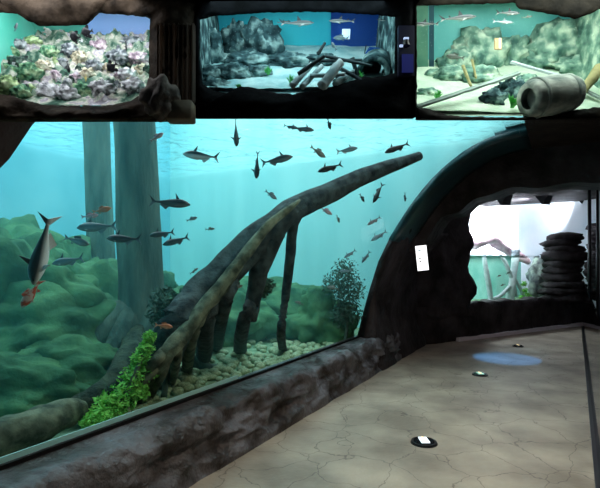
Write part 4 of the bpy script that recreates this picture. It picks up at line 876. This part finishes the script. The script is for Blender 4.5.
# --- right case
M['tealback'] = mat('teal_back_wall', (.10,.46,.46), .7, (.20,.60,.58), 6, .3)
M['palesand'] = mat('pale_green_sand', (.50,.66,.50), .9, (.74,.84,.68), 18, .6, 80, dist=.003)
M['palerock'] = mottled('pale_sea_rock', [(.34,(.05,.13,.11)),(.50,(.20,.36,.28)),(.66,(.62,.74,.58))], 26)
def h3(x, y): v = Vector((x, y, 9)); e = max(0, (y-.24)/.26); return c3.fz+.005*fbm(v, 12, 3)+.010*e+.006*e*noise.noise(v*14)
c3.shell('right', M['tealback'], M['palerock'], M['palesand'], h3, 'pale sand bed of the barrel display tank', 'teal back wall of the barrel display tank')
for i, q in enumerate([(480,52,30,24,'large pale rock mound at the back centre of the barrel tank'),(455,62,20,13,'rock left of the large back mound'),(508,54,20,18,'rock right of the large back mound'),(452,74,20,9,'low rock at the left middle of the barrel tank'),(480,76,22,10,'low rock in front of the back mound'),(555,48,34,26,'biggest pale rock at the back right'),(595,48,28,27,'pale rock filling the back right corner'),(540,60,26,11,'flat rock ledge under the biggest back rock'),(580,66,28,11,'flat rock ledge at the right'),(598,74,14,10,'rock at the right edge of the barrel tank'),(510,90,17,12,'dark rock under the crossed planks'),(492,98,15,9,'low dark rock left of the barrel'),(526,80,12,6,'pale slab under the upper plank'),(510,84,10,4,'flat pale slab under the long plank'),(428,92,12,4,'low rock in the near left corner'),(433,73,9,4,'small dark rock at the foot of the pillar')]):
    c2r(*q, 200+i, 'palerock' if i not in (10,11) else 'bluerock', c3, h3, 'rocks of the barrel tank')
def Z3(px, py, z): return c3.onz(px, py, c3.fz+z)
# pillar
bm = bmesh.new(); a = c3.atd(431, 74, .40); b = c3.atd(431, -3, .40); bm2 = c3
for x0, x1, m_, nm, lab in ((417,428,'green','trim_9','greenish side panel at the left of the barrel tank'),(429,434,'dark','trim_10','dark narrow pillar at the left of the barrel tank')):
    bm = bmesh.new(); bm.faces.new([bm.verts.new(p) for p in (c3.atd(x0,76,.34), c3.atd(x1,76,.34), c3.atd(x1,-4,.34), c3.atd(x0,-4,.34))]); bmesh.ops.solidify(bm, geom=bm.faces[:], thickness=.02)
    tag(link(nm, bm, mat('pillar_'+m_, *(((.12,.32,.24),.7,(.20,.42,.30)) if m_ == 'green' else ((.03,.10,.14),.7,(.05,.14,.18))), 20), smooth=False), lab, kind='structure')
def plank(a, b, w_, th, m, lab):
    d = (b-a); L = d.length; x = d.normalized(); y = EZ.cross(x).normalized(); z = x.cross(y); R = Matrix((x, y, z)).transposed()
    bm = bmesh.new(); box(bm, (L/2,0,0), (L, w_, th)); 
    for k in range(1, 14): bmesh.ops.bisect_plane(bm, geom=bm.verts[:]+bm.edges[:]+bm.faces[:], plane_co=(L*k/14,0,0), plane_no=(1,0,0))
    for v in bm.verts: v.co += Vector((0, .15*w_*noise.noise(Vector((v.co.x*40, v.co.y*50, 3))), .3*th*noise.noise(Vector((v.co.x*30, 7, v.co.z*40)))))
    o = link('plank', bm, m, smooth=False); o.location = a; o.rotation_euler = R.to_euler(); return tag(o, lab, 'plank', 'planks of the barrel tank')
M['plankpale'] = mat('weathered_plank', (.12,.18,.16), .8, (.38,.46,.42), 30, .6, 60, stretch=(.2,1,1), dist=.003)
M['plankwhite'] = mat('pale_plank', (.34,.42,.44), .8, (.60,.68,.68), 30, .6, 60, stretch=(.2,1,1), dist=.003)
plank(Z3(417,107,.012), Z3(519,73,.055), .014, .006, M['plankpale'], 'long weathered plank rising from the left corner to the centre')
plank(Z3(511,62,.075), Z3(581,82,.055), .012, .006, M['plankwhite'], 'pale plank sloping down to the right above the barrel')
plank(Z3(580,88,.02), Z3(612,104,.01), .013, .006, M['plankpale'], 'weathered plank running to the right edge')
# barrel
bm = bmesh.new(); p0 = Z3(528,99,.046); p1 = Z3(573,93,.046); d = p1-p0; NS = 24; rr = []
pf = [(.0,.5),(.0,.78),(.05,.86),(.25,.98),(.5,1.02),(.75,.96),(.95,.84),(1,.8),(1,.5)]
R0 = 18.5*PXM*1.08; x = d.normalized(); y = EZ.cross(x).normalized(); z = x.cross(y)
for t, r_ in pf: rr.append([bm.verts.new(d*t+y*math.cos(a)*R0*r_+z*math.sin(a)*R0*r_) for a in [2*math.pi*k/NS for k in range(NS)]])
for a, b in zip(rr[:-1], rr[1:]):
    for k in range(NS): bm.faces.new((a[k], a[(k+1)%NS], b[(k+1)%NS], b[k]))
bm.faces.new(rr[-1]); bm.faces.new([bm.verts.new(v.co+x*.02) for v in rr[0]])
bmesh.ops.recalc_face_normals(bm, faces=bm.faces)
e = empty('barrel', p0, 'big pale weathered barrel lying on its side on the sand', 'barrel'); link('body', bm, mat('weathered_barrel', (.22,.29,.26), .85, (.72,.80,.70), 34, .8, 70, dist=.003, stretch=(.5,1,1)), e)
for t in (.16, .82):
    bm = bmesh.new(); r_ = R0*(.955 if t < .5 else .94); rg = [[bm.verts.new(d*(t+o_)+(y*math.cos(a)+z*math.sin(a))*(r_+h_)) for a in [2*math.pi*k/NS for k in range(NS)]] for o_, h_ in ((-.025,-.002),(-.025,.0022),(.025,.0022),(.025,-.002))]
    for a, b in zip(rg, rg[1:]+rg[:1]):
        for k in range(NS): bm.faces.new((a[k], a[(k+1)%NS], b[(k+1)%NS], b[k]))
    link('hoop', bm, mat('barrel_hoop', (.26,.34,.31), .8, (.5,.58,.52), 30), e)
for i, (px, py, hh, lab) in enumerate([(437,99,.026,'pale green plant on the sand at the left of the barrel tank'),(512,108,.040,'bright green grass clump just left of the barrel')]):
    tuft(c3, Z3(px, py, .002), hh, 34, M['green'], lab, 40+i, 'green plants of the barrel tank')
M['golden'] = mat('golden_branch', (.26,.24,.10), .8, (.46,.42,.20), 40, .8, 70, dist=.003)
stick(c3, 'branch', Z3(582,92,.02), Z3(600,68,.07), .011, .016, M['golden'], 'thick golden brown branch standing at the right of the barrel', 'branch', None, 3, .35)
stick(c3, 'branch', Z3(471,86,.02), Z3(463,66,.05), .004, .005, M['golden'], 'thin golden branch leaning left in the middle of the tank', 'branch', None, 4, .3)
stick(c3, 'branch', Z3(476,78,.02), Z3(472,60,.05), .003, .004, M['golden'], 'shorter golden branch behind the thin leaning one', 'branch', None, 5, .3)
cf(c3,455,57,18,170,'carp','brown',.16,'brown fish hovering above the left rocks of the barrel tank','brown_fish')
P = c3.atd(498,44,.26); k = P.y/F; e = empty('sign_board', P, 'small orange and white upright board behind the planks', 'sign')
bm = bmesh.new(); box(bm, (0,0,0), (7*k,.006,11*k)); link('board', bm, mat('orange_board', (.62,.40,.20), .6), e, False)
bm = bmesh.new(); box(bm, (1.2*k,-.004,0), (2*k,.003,10*k)); link('stripe', bm, mat('white_board', (.8,.8,.7), .6), e, False)
c2r(505,49,6,7,'small white rounded rock beside the orange board',240,'palesand',c3,h3,None)
g3 = 'sharks of the barrel tank'
cf(c3,458,18,36,4,'shark','shark',.18,'longest grey shark at the top left of the barrel tank','small_shark',grp=g3,yaw=-.05)
cf(c3,508,13,25,2,'shark','shark',.18,'grey shark just left of the hanging rock','small_shark',grp=g3)
cf(c3,426,24,26,178,'shark','shark',.18,'grey shark at the left edge of the barrel tank','small_shark',grp=g3)
cf(c3,527,17,12,12,'shark','brown',.24,'short brown shark under the hanging rock','small_shark',grp=g3,parts=False)
cf(c3,503,22,22,0,'shark','pale',.26,'pale shark swimming under the one left of the hanging rock','small_shark',grp=g3)
# case lamps
def clamp(c, nm, e_, col, w_):
    P = c.P((c.x0+c.x1)/2, .13, c.zt+.012); l = area(nm, P, w_, e_, col, (TILT, 0, 0), .3); return l
clamp(c1, 'case_lamp_left', 2.7, (.93,.95,1), .42); clamp(c2, 'case_lamp_middle', 2.0, (.70,.95,1), .44); clamp(c3, 'case_lamp_right', 4.0, (.9,1,.93), .5)
